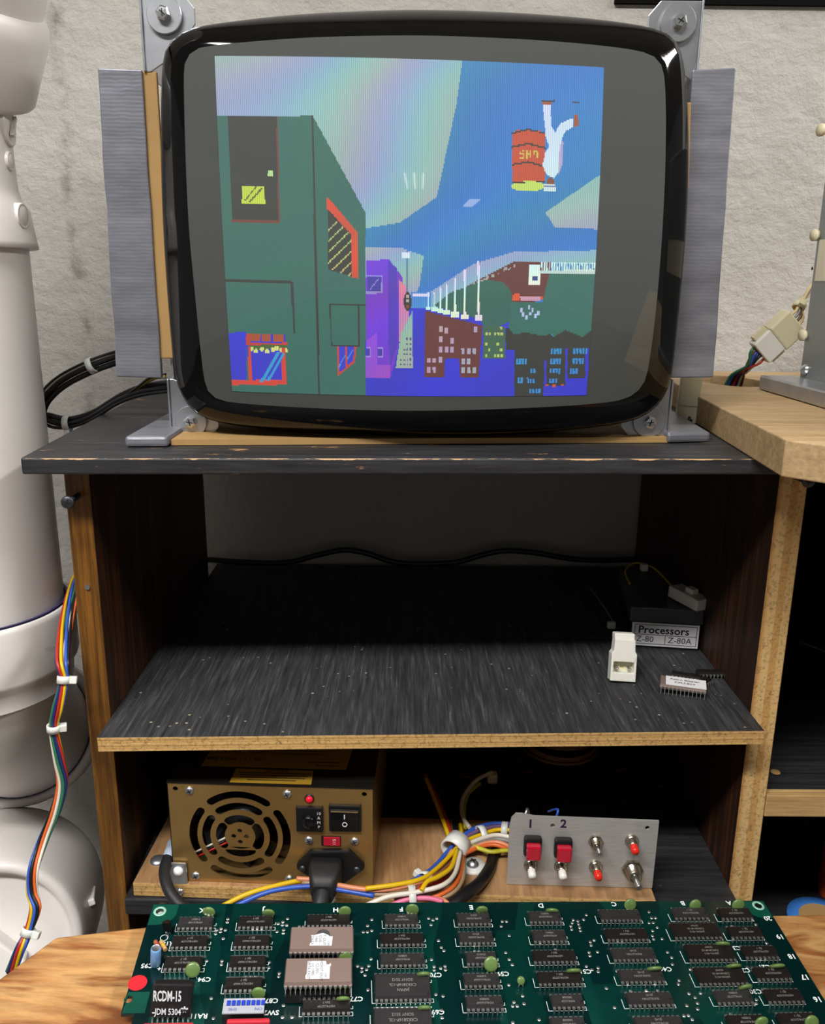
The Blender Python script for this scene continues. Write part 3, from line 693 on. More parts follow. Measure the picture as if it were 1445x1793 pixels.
# metal band round the tube, funnel and neck behind it
mb = loft(MB(), [shrink(out_, 1.012, YO + 0.005), shrink(out_, 1.02, YO + 0.010), shrink(out_, 1.02, YO + 0.034), shrink(out_, 0.97, YO + 0.040)])
mb.build('tension_band', 'tube_band', tv)
fun = [shrink(out_, 0.985, YO + 0.028)]
for k, y in ((0.96, 0.05), (0.86, 0.09), (0.62, 0.14), (0.36, 0.18), (0.14, 0.20), (0.12, 0.255)):
    rr = []
    for p in out_:
        a = math.atan2(p.z - cen.z, p.x - cen.x); d = math.hypot(p.x - cen.x, p.z - cen.z); t = min(1, (1 - k) * 1.2)
        dd = (d * (1 - t) + 0.115 * t) * k; rr.append(Vector((cen.x + dd * math.cos(a), YO + y, cen.z + dd * math.sin(a))))
    fun.append(rr)
loft(MB(), fun).build('funnel', 'tube_back', tv)

# corner ears: bent zinc plate, wide washer, hex bolt
def ear(wx, wy, sx, sz, long_=0.0205):
    c = PY(wx, wy, YO + 0.012); M = Matrix.Translation(c)
    o_ = (lambda x, z: (c.x + sx * x, c.y + 0.0015, c.z + sz * z))
    pl = MB()
    pts = [(0.0125, 0.0115), (-0.010, 0.0115), (-0.0165, 0.004), (-0.0165, -0.004), (-0.004, -0.020), (0.010, -long_ - 0.008), (0.0125, -long_ - 0.008)]
    pl.prism([o_(x, z) for x, z in pts], (0, 0.0012, 0))
    pl.prism([(c.x + sx * 0.0125, c.y + 0.0001, c.z + sz * z) for z in (0.0115, -long_ - 0.008)] + [(c.x + sx * 0.0138, c.y + 0.045, c.z + sz * z) for z in (-long_ - 0.008, 0.0115)], (sx * 0.0012, 0, 0))
    e = pl.build('mounting_ear', 'zinc', tv, bevel=0.0004)
    F_ = frame(c, (0, -1, 0))
    w = MB().lathe([(0.0034, 0), (0.0034, 0.0013), (0.0095, 0.0013), (0.0098, 0.0010), (0.0098, -0.001), (0.0034, -0.001)], F_, 32, False).build('washer', 'zinc', e)
    h = MB().lathe([(0.0001, 0.0052), (0.0030, 0.0050), (0.0040, 0.0042), (0.0040, 0.0013)], F_, 6, False); h.build('hex_bolt', 'zinc_bright', e)
    x = MB()
    for a in (0, PI / 2): x.box((-0.0019, -0.0003, 0.0046), (0.0019, 0.0003, 0.00535), F_ @ Matrix.Rotation(a + random.uniform(0, 1.5), 4, 'Z'))
    x.build('cross_recess', 'black_slot', e)
ear(288, 26, -1, 1); ear(1188, 40, 1, 1); ear(335, 738, -1, -1, 0.018); ear(1136, 738, 1, -1, 0.018)
# taped cardboard guards on both sides
def slab(p_tl, p_tr, p_br, p_bl, Y, th, name, m, lab=None, curve=0.0, n=14):
    """upright sheet between four pixel corners on the plane Y, slightly wavy"""
    a, b, c, d = [PY(*p, Y) for p in (p_tl, p_tr, p_br, p_bl)]
    rr = []
    for i in range(n + 1):
        t = i / n; l = a.lerp(d, t); r = b.lerp(c, t); w = curve * (math.sin(t * 17) + 0.6 * math.sin(t * 31 + 1))
        l = l + Vector((w, 0, 0)); r = r + Vector((w * 0.6, 0, 0))
        rr.append([l, r, r + Vector((0, th, 0)), l + Vector((0, th, 0))])
    mb = loft(MB(), rr, False); k = len(mb.v)
    mb.f += [(0, 1, 2, 3), (k - 4, k - 3, k - 2, k - 1)]; mb.sm += [False, False]
    o = mb.build(name, m, tv, bevel=0.0008)
    if lab: tag(o, lab)
    return o
slab((170, 119), (248, 122), (283, 662), (204, 660), YO + 0.012, 0.0045, 'tape_wrap', 'duct_tape', 'silver duct tape wrapped guard strip', 0.0003)
slab((248, 124), (274, 125), (304, 628), (279, 628), YO + 0.014, 0.003, 'cardboard_strip', 'cardboard', 'bare brown cardboard strip beside the tube')
slab((1213, 122), (1289, 118), (1250, 661), (1168, 662), YO + 0.012, 0.012, 'tape_wrap', 'duct_tape', 'dull duct tape wrapped guard strip', 0.0003)
slab((1203, 180), (1211, 178), (1207, 330), (1202, 330), YO + 0.0105, 0.003, 'cardboard_strip', 'cardboard')
# cardboard foot with taped ends
fy = PZ(722, 779, ZT).y
MB().prism([(PZ(300, 781, ZT).x, PZ(300, 781, ZT).y, ZT + 0.0004), (PZ(1170, 776, ZT).x, PZ(1170, 776, ZT).y, ZT + 0.0004), (0.165, 0.70, ZT + 0.0004), (-0.142, 0.70, ZT + 0.0004)], (0, 0, 0.0034)).build('cardboard_base', 'cardboard', tv)
def foot(pl, pr, xb0, xb1, yb):
    a, b = PZ(*pl, ZT), PZ(*pr, ZT)
    MB().prism([(a.x, a.y, ZT + 0.0004), (b.x, b.y, ZT + 0.0004), (xb1, yb, ZT + 0.0004), (xb0, yb, ZT + 0.0004)], (0, 0, 0.0062)).build('taped_foot', 'duct_tape', tv, bevel=0.0018)
foot((219, 784), (294, 784), -0.167, -0.140, 0.66); foot((1168, 777), (1243, 775), 0.163, 0.196, 0.64)
# chassis rails carrying the tube
for x0, x1 in ((-0.147, -0.1455), (0.1575, 0.159)):
    MB().box((x0, YO + 0.018, ZT + 0.0070), (x1, 0.68, ZT + 0.075)).build('chassis_rail', 'zinc', tv)
MB().box((-0.1455, 0.60, ZT + 0.0070), (0.1575, 0.68, ZT + 0.0085)).build('chassis_pan', 'zinc', tv)
# ------------------------------------------------------------------ white drain pipes beside the cabinet
px0, py0, pr = -0.293, 0.540, 0.0572
pipe = thing('drain_pipe', 'white plastic drain stack with elbows and couplings beside the cabinet', 'pipe', (px0, py0, 0))
zr = PY(0, 1122, py0 - 0.0625).z                      # rim of the coupling
zc1 = PY(0, 1222, py0 - 0.0625).z
zh0 = PY(0, 428, py0 - 0.061).z; zh1 = PY(20, 322, py0 - 0.058).z
Mz = Matrix.Translation((px0, py0, 0))
MB().lathe([(pr, zr - 0.015), (pr, zh0 + 0.01)], Mz, 64).build('pipe_straight', 'pvc', pipe)
MB().lathe([(pr, zr - 0.01), (pr + 0.0012, zr + 0.0006), (0.0600, zr + 0.0006)], Mz, 64).build('primer_ring', 'primer_purple', pipe)
MB().lathe([(pr + 0.001, zr - 0.004), (0.0606, zr - 0.0006), (0.0618, zr), (0.0630, zr - 0.001), (0.0638, zr - 0.004), (0.0640, zc1), (0.0632, zc1 - 0.003), (0.0600, zc1 - 0.006), (0.0590, zc1 - 0.02)], Mz, 64).build('coupling', 'pvc', pipe)
# raised mould marks
MB().box((-0.0006, -0.0005, -0.004), (0.0006, 0.0006, 0.004), frame(Vector((px0, py0, 0)) + Vector((0.02, -0.0608, zr - 0.009)), (0, 0, 1), (1, 0, 0))).build('mould_mark', 'pvc', pipe)
def curved_text(mb, txt, size, R_, th0, z):
    v, f = text_geo(txt, size, 0.0, 'LEFT')
    mb.add([Vector((px0 + R_ * math.cos(th0 + p.x / R_), py0 + R_ * math.sin(th0 + p.x / R_), z + p.y)) for p in v], f)
mb = MB(); curved_text(mb, 'MADE', 0.006, 0.0643, -0.46, zr - 0.021); mb.build('raised_lettering', 'pvc', pipe)
# upper hub and fitting body
MB().lathe([(0.0540, zh1 + 0.09), (0.0540, zh1 + 0.02), (0.0545, zh1 + 0.004), (0.0560, zh1 - 0.002), (0.0600, zh1 - 0.008), (0.0625, zh0 + 0.004), (0.0630, zh0 + 0.0005), (0.0615, zh0), (pr, zh0 + 0.001)], Mz, 64).build('upper_fitting', 'pvc', pipe)
mb = MB(); curved_text(mb, 'IN USA', 0.0045, 0.0622, -0.62, zh1 - 0.012); mb.build('raised_lettering', 'pvc', pipe)
for x, y, w, h in ((20, 172, 8.5, 14), (14, 222, 14, 33), (16, 282, 8, 16), (38, 378, 10, 22)):
    rc = 0.0542 if y < 320 else 0.0605; r_ = Vector(ray(x, y)); ox, oy = O0[0] - px0, O0[1] - py0
    qa = r_.x ** 2 + r_.y ** 2; qb = ox * r_.x + oy * r_.y; qc = ox * ox + oy * oy - rc * rc; dq = qb * qb - qa * qc
    tt = (-qb - math.sqrt(max(dq, 0))) / qa; c = Vector(O0) + r_ * tt; nr = Vector((c.x - px0, c.y - py0, 0)).normalized(); c = Vector((px0 + nr.x * rc, py0 + nr.y * rc, c.z))
    M = frame(c, nr, (0, 0, 1)); k = h * 0.00034
    b = MB().lathe([(0.0001, 0.0014), (0.72 * k, 0.0014), (0.8 * k, 0.0010), (0.86 * k, 0.0014), (k * 0.97, 0.0013), (k, 0.0008), (k, -0.004)], M, 24)
    st = b.build('stud', 'pvc', pipe)
    if h > 30: MB().box((-0.0011, -0.0075, 0.002), (0.0011, 0.0075, 0.0042), M @ Matrix.Rotation(0.9, 4, 'Z')).build('slot_ridge', 'pvc_shade', st)
# branch running up and to the right
d = Vector((0.40, -0.22, 0.88)).normalized(); base = PY(-122, 62, 0.545) - d * 0.05; Mb = frame(base, d, (1, 0, 0))
MB().lathe([(0.047, 0.0), (0.050, 0.030), (0.0565, 0.030), (0.0585, 0.0315), (0.0600, 0.034), (0.0605, 0.070), (0.0585, 0.078), (0.0560, 0.081), (0.052, 0.083)], Mb, 64).build('branch_hub', 'pvc', pipe)
MB().lathe([(0.0545, 0.076), (0.0545, 0.16)], Mb, 64).build('pipe_straight', 'pvc', pipe)
MB().lathe([(0.0547, 0.114), (0.0547, 0.121)], Mb, 64).build('primer_ring', 'primer_purple', pipe)
MB().lathe([(0.0547, 0.1195), (0.0590, 0.119), (0.0610, 0.1215), (0.0615, 0.19)], Mb, 64).build('branch_hub', 'pvc', pipe)
mb = MB()
for ch, t, ph in (('S', 0.0, 0), ('d', 1, 0), ('L', 2, 0), ('I', 3.3, 0), ('P', 4, 0), ('S', 5, 0)): pass
v, f = text_geo('SdL/1IPS', 0.012, 0.0, 'CENTER'); th = -1.35
mb.add([Mb @ Vector((0.0549 * math.cos(th + p.y / 0.0549), 0.0549 * math.sin(th + p.y / 0.0549), 0.098 - p.x)) for p in v], f); mb.build('blue_print', 'print_blue', pipe)
# lower bend, hub seen from its rim
hcn = PY(36, 1276, 0.640); vdir = (hcn - Vector(O0)).normalized(); ax = (vdir + Vector((0.10, 0.10, -0.02))).normalized()
MB().tube([(px0, py0, zc1), (px0 - 0.002, py0 + 0.004, zc1 - 0.022), (px0 - 0.012, py0 + 0.028, zc1 - 0.045), hcn + ax * 0.0, hcn + ax * 0.05], 0.0545, 40, caps=True).build('street_elbow', 'pvc', pipe)
Mh = frame(hcn, ax)
MB().lathe([(0.0540, -0.001), (0.0552, -0.002), (0.0552, 0.004)], Mh, 64).build('primer_ring', 'primer_purple', pipe)
MB().lathe([(0.0553, 0.010), (0.0556, 0.0), (0.0575, -0.0015), (0.0622, -0.0005), (0.0632, 0.003), (0.0640, 0.06), (0.058, 0.09)], Mh, 64).build('lower_hub', 'pvc', pipe)
c = PY(24, 1315, 0.552)
MB().prism([c + Vector((-0.008, 0, -0.001)), c + Vector((0.003, 0, -0.002)), c + Vector((0.003, 0, 0.004))], (0.0, 0.010, -0.003)).build('lug', 'pvc', pipe)
# big bottom elbow
bk, ft = PY(18, 1568, 0.60), PY(-22, 1672, 0.490); ax2 = (ft - bk); L2 = ax2.length; M2 = frame(bk, ax2)
MB().lathe([(0.0001, -0.052), (0.03, -0.047), (0.055, -0.030), (0.068, -0.008), (0.0735, 0.010), (0.0740, 0.02), (0.0690, L2 - 0.030), (0.0640, L2 - 0.010), (0.0620, L2 - 0.003), (0.0600, L2), (0.0545, L2), (0.0538, L2 - 0.006), (0.050, L2 - 0.008), (0.0001, L2 - 0.010)], M2, 72).build('bottom_elbow', 'pvc', pipe)
MB().box((-0.014, -0.014, L2 - 0.010), (0.020, 0.022, L2 + 0.010), M2).build('plug_knob', 'pvc', pipe, bevel=0.002)
for a in (-2.35, -1.15, -0.2, 2.6):
    R_ = M2 @ Matrix.Rotation(a, 4, 'Z'); MB().box((0.0655, -0.0025, L2 - 0.052), (0.0715, 0.0025, L2 - 0.022), R_).build('rib', 'pvc', pipe, bevel=0.001)
# conduit on the wall
zc = PY(116, 1037, 0.786).z
tag(MB().tube([(-0.9, 0.786, zc), (-0.19, 0.786, zc)], 0.0085, 20, sub=0).build('wall_conduit', 'conduit_grey'), 'grey metal conduit running along the wall behind the white pipe', 'conduit')

# ------------------------------------------------------------------ wires
def tie(mb, c, ax, r, w=0.0022):
    M = frame(c, ax); mb.lathe([(r, -w), (r + 0.0009, -w), (r + 0.0009, w), (r, w)], M, 16, True, True)
    mb.bbox((r, -0.0022, -0.0022), (r + 0.0042, 0.0022, 0.0022), 0.0005, M @ Matrix.Rotation(random.uniform(3.3, 4.2), 4, 'Z'))
    return mb
hw = thing('wire_harness', 'hanging bundle of coloured wires beside the brown stained upright', 'wires', PY(100, 1300, 0.46))
hp = [(150, 985, .56), (133, 1020, .55), (118, 1080, .505), (109, 1150, .468), (112, 1190, .462), (101, 1240, .458), (94, 1275, .458), (103, 1330, .458), (109, 1372, .458), (97, 1420, .455), (76, 1470, .45), (59, 1520, .44), (56, 1560, .435), (62, 1590, .43), (49, 1632, .425), (36, 1660, .42), (20, 1700, .42)]
hc_ = [PY(x, y, Y) for x, y, Y in hp]
for k, c in enumerate(('white', 'green', 'navy', 'red', 'yellow', 'blue', 'black', 'orange')):
    P = []
    for i, p in enumerate(hc_):
        a = 2 * PI * k / 8 + i * 0.55; r = 0.0026 if i not in (4, 6, 14) else 0.0019
        if i in (1, 2, 3): r = 0.0036
        P.append(p + Vector((math.cos(a) * r, math.sin(a) * r * 0.7, 0)))
    MB().tube(P, 0.00095, 8).build('wire', 'wire_' + c, hw)
for i in (4, 6, 14): tie(MB(), hc_[i], hc_[i + 1] - hc_[i - 1], 0.0031).build('cable_tie', 'tie_white', hw)

# black cable loop behind the monitor
cl = thing('cable_loop', 'loop of black cables with white ties behind the taped guard strip', 'cable', PY(127, 742, 0.62))
lp = [(300, 600, .60), (240, 614, .61), (205, 624, .62), (160, 640, .62), (112, 664, .62), (82, 690, .62), (71, 714, .62), (85, 736, .62), (118, 742, .62), (160, 730, .62), (210, 700, .61), (255, 684, .60), (320, 676, .59)]
lc = [PY(*p) for p in lp]
for dx, dz, r, c in ((0, 0, .0021, 'black'), (0.001, -0.004, .0021, 'black'), (-0.001, 0.0032, .0012, 'black')):
    MB().tube([p + Vector((dx, dx * 2, dz * (1 if i < 7 else -0.8))) for i, p in enumerate(lc)], r, 10).build('cable', 'wire_' + c, cl)
MB().tube([p + Vector((0, -0.002, 0.003)) for p in lc[:6]], 0.0009, 8).build('wire', 'wire_white', cl)
for i in (3, 8): tie(MB(), lc[i], lc[i + 1] - lc[i - 1], 0.0048).build('cable_tie', 'tie_white', cl)
for k, c in enumerate(('black', 'yellow', 'grey')):
    MB().tube([PY(225 + 4 * k, 690 - 2 * k, .605), PY(243 + 5 * k, 676 - 2 * k, .60), PY(262 + 6 * k, 662, .59), PY(290, 655 + k * 3, .58)], 0.0009, 6).build('wire', 'wire_' + c, cl)

# clear connector standing on the top board
cc = PZ(1203, 741, ZT)
cn = thing('clear_connector', 'translucent yellowed connector housing standing on the black top board', 'connector', (cc.x, cc.y, ZT))
Mc = Matrix.Translation((cc.x, cc.y + 0.004, ZT + 0.0005)) @ Matrix.Rotation(math.radians(3), 4, 'Y') @ Matrix.Rotation(math.radians(-12), 4, 'Z')
mb = MB().bbox((-0.0072, -0.0050, 0.002), (0.0072, 0.0050, 0.033), 0.0008, Mc)
for x in (-0.0058, 0.0, 0.0052): mb.bbox((x - 0.0019, -0.0048, -0.0002), (x + 0.0019, 0.0048, 0.003), 0.0004, Mc)
mb.build('housing', 'nylon_clear', cn)
MB().box((-0.0075, -0.0056, 0.012), (0.0075, -0.0049, 0.016), Mc).build('latch', 'nylon_clear', cn)
MB().tube([Mc @ Vector((0.002, -0.004, 0.004)), Mc @ Vector((0.0025, -0.006, 0.0018)), Vector((cc.x + 0.012, cc.y + 0.02, ZT + 0.0014)), Vector((cc.x - 0.02, cc.y + 0.05, ZT + 0.0014))], 0.0012, 8).build('wire', 'wire_black', cn)

# white plug hanging between the board's hole and the metal box
pc = PY(1362, 588, 0.665); pa = (PY(1402, 552, 0.665) - PY(1318, 630, 0.665)).normalized()
Mp = frame(pc, pa, (0.4, -0.9, 0.2)); pg = thing('plug_connector', 'white and yellowed wire plug pair hanging beside the grey metal box', 'connector', pc)
MB().bbox((-0.005, -0.0105, -0.0185), (0.005, 0.0105, -0.001), 0.001, Mp).build('socket_half', 'nylon_white', pg)
MB().bbox((-0.0062, -0.0118, -0.003), (0.0062, 0.0118, 0.0165), 0.0015, Mp).build('plug_half', 'nylon_yellowed', pg)
MB().bbox((-0.0080, -0.005, -0.010), (-0.0050, 0.004, 0.012), 0.0008, Mp).build('latch', 'nylon_yellowed', pg)
for s in (-1, 1): MB().bbox((-0.002, s * 0.0110, -0.015), (0.002, s * 0.0135, -0.003), 0.0006, Mp).build('latch', 'nylon_yellowed', pg)
hb = Vector((0.262, 0.690, ZB1 - 0.010))
for k, (c, u) in enumerate((('green', -0.006), ('blue', -0.002), ('black', 0.002), ('red', 0.006), ('navy', 0.0), ('white', 0.004), ('brown', -0.004))):
    MB().tube([Mp @ Vector((0.001 * (k % 3 - 1), u, -0.017)), Mp @ Vector((0.001, u, -0.023)), PY(1312, 640, 0.668) + Vector((0.0012 * (k % 3 - 1), 0.001 * k, -0.001 * k)), PY(1290, 660, 0.685) + Vector((0.0018 * (k - 3), 0, 0)), hb + Vector((0.0022 * (k - 3), 0.004, -0.004))], 0.0012, 8).build('wire', 'wire_' + c, pg)
for k, c in enumerate(('cream', 'brown', 'grey', 'cream')):
    MB().tube([Mp @ Vector((0, 0.006 - 0.004 * k, 0.015)), Mp @ Vector((0, 0.004 - 0.003 * k, 0.022)), PY(1404, 535, 0.668) + Vector((0, 0.001 * k, 0.0015 * k)), PY(1414, 510 + 3 * k, 0.69), PY(1425, 495 + 4 * k, 0.74)], 0.0012, 8).build('wire', 'wire_' + c, pg)
c = PY(1400, 536, 0.667); tie(MB(), c, PY(1410, 520, 0.67) - c, 0.004).build('cable_tie', 'nylon_yellowed', pg)

# black cable lying along the back of the middle shelf
bc = thing('power_cable', 'thin black cable draped along the back of the middle shelf', 'cable', PY(720, 985, 0.77))
bp = [(300, 978), (365, 980), (420, 984), (500, 985), (555, 972), (600, 963), (640, 968), (690, 984), (740, 987), (800, 984), (850, 970), (890, 964), (940, 968), (1000, 978), (1060, 981), (1150, 978), (1240, 984)]
MB().tube([PY(x, y, 0.775) for x, y in bp], 0.0028, 10).build('cable', 'wire_black', bc)

# ------------------------------------------------------------------ things on the middle shelf
bl, br = PZ(1103, 1132, ZS), PZ(1229, 1140, ZS)
ub = (br - bl); wb = ub.length; ub.normalize(); nb = Vector((ub.y, -ub.x, 0)); Mx = frame(bl + Vector((0, 0, 0.0003)), nb, ub)   # x along, y up, z out
Mx = Matrix(((ub.x, 0, nb.x, bl.x), (ub.y, 0, nb.y, bl.y), (0, 1, 0, ZS + 0.0003), (0, 0, 0, 1)))
def loc(M, nrm_p, px, py):
    p = PPL(px, py, M.translation, M.to_3x3() @ Vector((0, 0, 1))); return M.inverted() @ p
w = wb - 0.0022
pb = thing('parts_box', 'clear lidded black parts box with a printed Processors label', 'box', bl)
hb2 = loc(Mx, None, 1165, 1092).y; ht = loc(Mx, None, 1165, 1067).y
MB().box((0.0, 0.0, -0.085), (w, hb2 + 0.0005, 0), Mx).build('box_body', 'box_black', pb, bevel=0.0006)
mb = MB().box((-0.0015, hb2 + 0.001, -0.0005), (w + 0.0005, ht, 0.0010), Mx).box((-0.0015, hb2 + 0.001, -0.085), (-0.0005, ht, 0.0010), Mx).box((w - 0.0005, hb2 + 0.001, -0.085), (w + 0.0005, ht, 0.001), Mx).box((-0.0015, ht, -0.085), (w + 0.0005, ht + 0.001, 0.001), Mx)
mb.build('lid', 'clear_plastic', pb)
lb = MB().box((0.0005, 0.0015, 0.0002), (w - 0.0012, hb2, 0.0006), Mx).build('label', 'label_white', pb)
tx = MB(); T = lambda x, y: Mx @ Matrix.Translation((x, y, 0.00075))
put_text(tx, 'Processors', hb2 * 0.42, T(w * 0.10, hb2 * 0.72), 0.02, 'LEFT')
put_text(tx, 'Z-80', hb2 * 0.33, T(w * 0.08, hb2 * 0.34), 0.0, 'LEFT'); put_text(tx, 'Z-80A', hb2 * 0.33, T(w * 0.54, hb2 * 0.34), 0.0, 'LEFT')
for x0, y0, x1, y1 in ((.05, .92, .95, .94), (.05, .52, .95, .54), (.05, .15, .95, .17), (.05, .15, .058, .94), (.942, .15, .95, .94), (.495, .15, .503, .54)):
    tx.box((x0 * w, y0 * hb2, 0.0006), (x1 * w, y1 * hb2, 0.00072), Mx)
tx.build('printing', 'ink_black', lb)
# connector lying on the box lid, with its yellow wire
e0, e1 = PZ(1188, 1036, ZS + ht + 0.007), PZ(1226, 1056, ZS + ht + 0.006)
c2 = thing('lead_connector', 'small white connector with a yellow lead lying on the parts box', 'connector', e0)
Mk = frame((e0 + e1) / 2, (e1 - e0), (0, 0, 1)); l2 = (e1 - e0).length / 2 + 0.004
MB().bbox((-0.0045, -0.0065, -l2), (0.0045, 0.0065, l2), 0.0008, Mk).build('housing', 'nylon_white', c2)
MB().bbox((0.0045, -0.003, -0.002), (0.0085, 0.003, 0.006), 0.0006, Mk).build('latch', 'nylon_white', c2)
MB().tube([Mk @ Vector((0, 0, -l2)), PZ(1160, 1008, ZS + ht + 0.006), PZ(1140, 992, ZS + ht + 0.006), PZ(1112, 986, ZS + ht + 0.004), PZ(1095, 1000, ZS + ht + 0.003), PZ(1103, 1022, ZS + ht + 0.0025)], 0.0008, 8).build('wire', 'wire_yellow', c2)
MB().bbox((-0.003, -0.003, -0.003), (0.003, 0.003, 0.003), 0.0008, Matrix.Translation(PZ(1128, 993, ZS + ht + 0.005))).build('clip', 'nylon_white', c2)
# white connector standing in front of the box
fb = PZ(1088, 1193, ZS); wc = thing('white_connector', 'cream white three pin connector leaning in front of the parts box', 'connector', fb)
Mw = Matrix.Translation(fb + Vector((0, 0.001, 0.0006))) @ Matrix.Rotation(math.radians(-14), 4, 'X') @ Matrix.Rotation(math.radians(3), 4, 'Y')
hwid, hh = 0.0088, 0.0225
holes = [rrect(-0.0072, 0.006, 0.0072, 0.0135, 0.0010)]
F2 = Mw @ Matrix(((1, 0, 0, 0), (0, 0, -1, -0.0055), (0, 1, 0, 0), (0, 0, 0, 1)))
plate(mb := MB(), [(-hwid, 0), (hwid, 0), (hwid, 0.019), (hwid * 0.85, 0.021), (hwid * 0.80, 0.029), (-hwid * 0.80, 0.029), (-hwid * 0.85, 0.021), (-hwid, 0.019)], holes, F2, 0.009)
mb.build('housing', 'nylon_white', wc, bevel=0.0005)
MB().box((-0.0072, 0.006, -0.0088), (0.0072, 0.0135, -0.0060), F2).build('pin_insulator', 'nylon_yellowed', wc)
MB().bbox((-hwid * 0.80, 0.0285, -0.010), (hwid * 0.80, 0.033, -0.002), 0.0008, F2).build('latch', 'nylon_white', wc)
for x in (-0.0044, 0.0044): MB().lathe([(0.0001, 0.0005), (0.0010, 0), (0.0010, -0.006)], F2 @ Matrix.Translation((x, 0.0088, 0)), 12).build('pin', 'zinc_bright', wc)
for x in (-0.0044, 0, 0.0044): MB().lathe([(0.0022, 0.0), (0.0016, 0.0004)], F2 @ Matrix.Translation((x, 0.0105, -0.0059)), 12).build('pin_collar', 'nylon_yellowed', wc)
k0 = PZ(1080, 1112, ZS); tg = thing('loose_tie', 'small white cable tie end beside the parts box', 'cable tie', k0)
MB().bbox((-0.004, -0.002, 0), (0.003, 0.002, 0.006), 0.0012, Matrix.Translation(k0 + Vector((-0.001, 0.012, 0.0005)))).build('tie_head', 'tie_white', tg)
MB().tube([k0 + Vector((0.001, 0.012, 0.004)), k0 + Vector((-0.004, 0.03, 0.012)), k0 + Vector((-0.010, 0.06, 0.018))], 0.0006, 6).build('tie_tail', 'wire_grey', tg)
# ------------------------------------------------------------------ dual in line chips
mat('chip_black', '2c2a2b', 0.42, var=0.12, vscale=300)
mat('chip_dark', '1d1918', 0.38, var=0.12, vscale=300)
mat('chip_ceramic', '7d6a62', 0.5, var=0.05, vscale=80)
mat('chip_socket', '0d0d0e', 0.35)
mat('pin_tin', 'd6d5d2', 0.28, metal=0.9)
mat('chip_print', '8a8884', 0.6)
mat('silk_white', 'e6ebe8', 0.6)
CH = {}
def chip_meshes(npin, row, h=0.0034, lift=0.0009, ceramic=False):
    k = (npin, row, h, lift, ceramic)
    if k in CH: return CH[k]
    n = npin // 2; L = n * 0.00254 - 0.0006; wv = row - 0.0014 if not ceramic else row - 0.0004
    z0, z1, zm = lift, lift + h, lift + h * 0.48
    b = MB(); t = 0.0006
    lo = [(-L / 2 + t, -wv / 2 + t, z0), (L / 2 - t, -wv / 2 + t, z0), (L / 2 - t, wv / 2 - t, z0), (-L / 2 + t, wv / 2 - t, z0)]
    mi = [(-L / 2, -wv / 2, zm), (L / 2, -wv / 2, zm), (L / 2, wv / 2, zm), (-L / 2, wv / 2, zm)]
    hi = [(x, y, z1) for x, y, z in lo]
    vs = lo + mi + hi; fs = [(0, 1, 2, 3), (8, 9, 10, 11)]
    for a in (0, 4):
        for i in range(4): fs.append((a + i, a + (i + 1) % 4, a + 4 + (i + 1) % 4, a + 4 + i))
    b.add(vs, fs)
    p = MB(); zs = zm
    for i in range(n):
        x = (i - (n - 1) / 2) * 0.00254
        for s in (-1, 1):
            y0, y1 = s * wv / 2, s * (row / 2 + 0.0002)
            p.prism([(x - 0.00075, y0 - s * 0.0004, zs + 0.00012), (x + 0.00075, y0 - s * 0.0004, zs + 0.00012), (x + 0.00075, y1, zs + 0.00012), (x - 0.00075, y1, zs + 0.00012)], (0, 0, 0.00025))
            p.prism([(x - 0.00075, y1, zs + 0.00037), (x + 0.00075, y1, zs + 0.00037), (x + 0.00065, y1, zs - 0.0008), (x + 0.00027, y1, zs - 0.0011), (x + 0.00027, y1, 0.0), (x - 0.00027, y1, 0.0), (x - 0.00027, y1, zs - 0.0011), (x - 0.00065, y1, zs - 0.0008)], (0, s * 0.00025, 0))
    nt_ = MB().lathe([(0.0001, z1 + 0.00002), (0.0007, z1 + 0.00002)], Matrix.Translation((L / 2 - 0.0016, -wv / 2 + 0.0018, 0)), 12)
    out = []
    for nm, q in (('chip', b), ('pins', p), ('dimple', nt_)):
        me = bpy.data.meshes.new(nm); me.from_pydata(q.v, [], q.f); me.update(); fixn(me); out.append(me)
    CH[k] = out; return out
MK = {}
def chip(parent, M, npin, row, lines, body='chip_black', size=0.0016, h=0.0034, lift=0.0009, ceramic=False, mir=True, name='ic_chip', label=None):
    """a chip in a local frame: x along, y across, z up; printing reads from the far side when mir"""
    b, p, d = chip_meshes(npin, row, h, lift, ceramic)
    bb = b if not b.materials else b.copy(); bb.materials.clear(); bb.materials.append(MATS[body])
    o = bpy.data.objects.new(name, bb); COL.objects.link(o); o.parent = parent; o.matrix_local = M; WM[o] = WM[parent] @ M
    if label: tag(o, label)
    if not p.materials: p.materials.append(MATS['pin_tin'])
    q = bpy.data.objects.new('pins', p); COL.objects.link(q); q.parent = o; WM[q] = WM[o]
    if not ceramic:
        if not d.materials: d.materials.append(MATS['black_slot'])
        q = bpy.data.objects.new('dimple', d); COL.objects.link(q); q.parent = o; WM[q] = WM[o]
    if lines:
        kk = (tuple(lines), size, h, lift, mir)
        if kk not in MK:
            t = MB(); R_ = Matrix.Rotation(PI if mir else 0, 4, 'Z')
            for i, ln in enumerate(lines):
                y = ((len(lines) - 1) / 2 - i) * size * 1.25
                put_text(t, ln, size, R_ @ Matrix.Translation((0, y, lift + h + 0.00003)))
            me = bpy.data.meshes.new('marking'); me.from_pydata(t.v, [], t.f); me.update(); me.materials.append(MATS['chip_print']); MK[kk] = me
        q = bpy.data.objects.new('marking', MK[kk]); COL.objects.link(q); q.parent = o; WM[q] = WM[o]
    return o
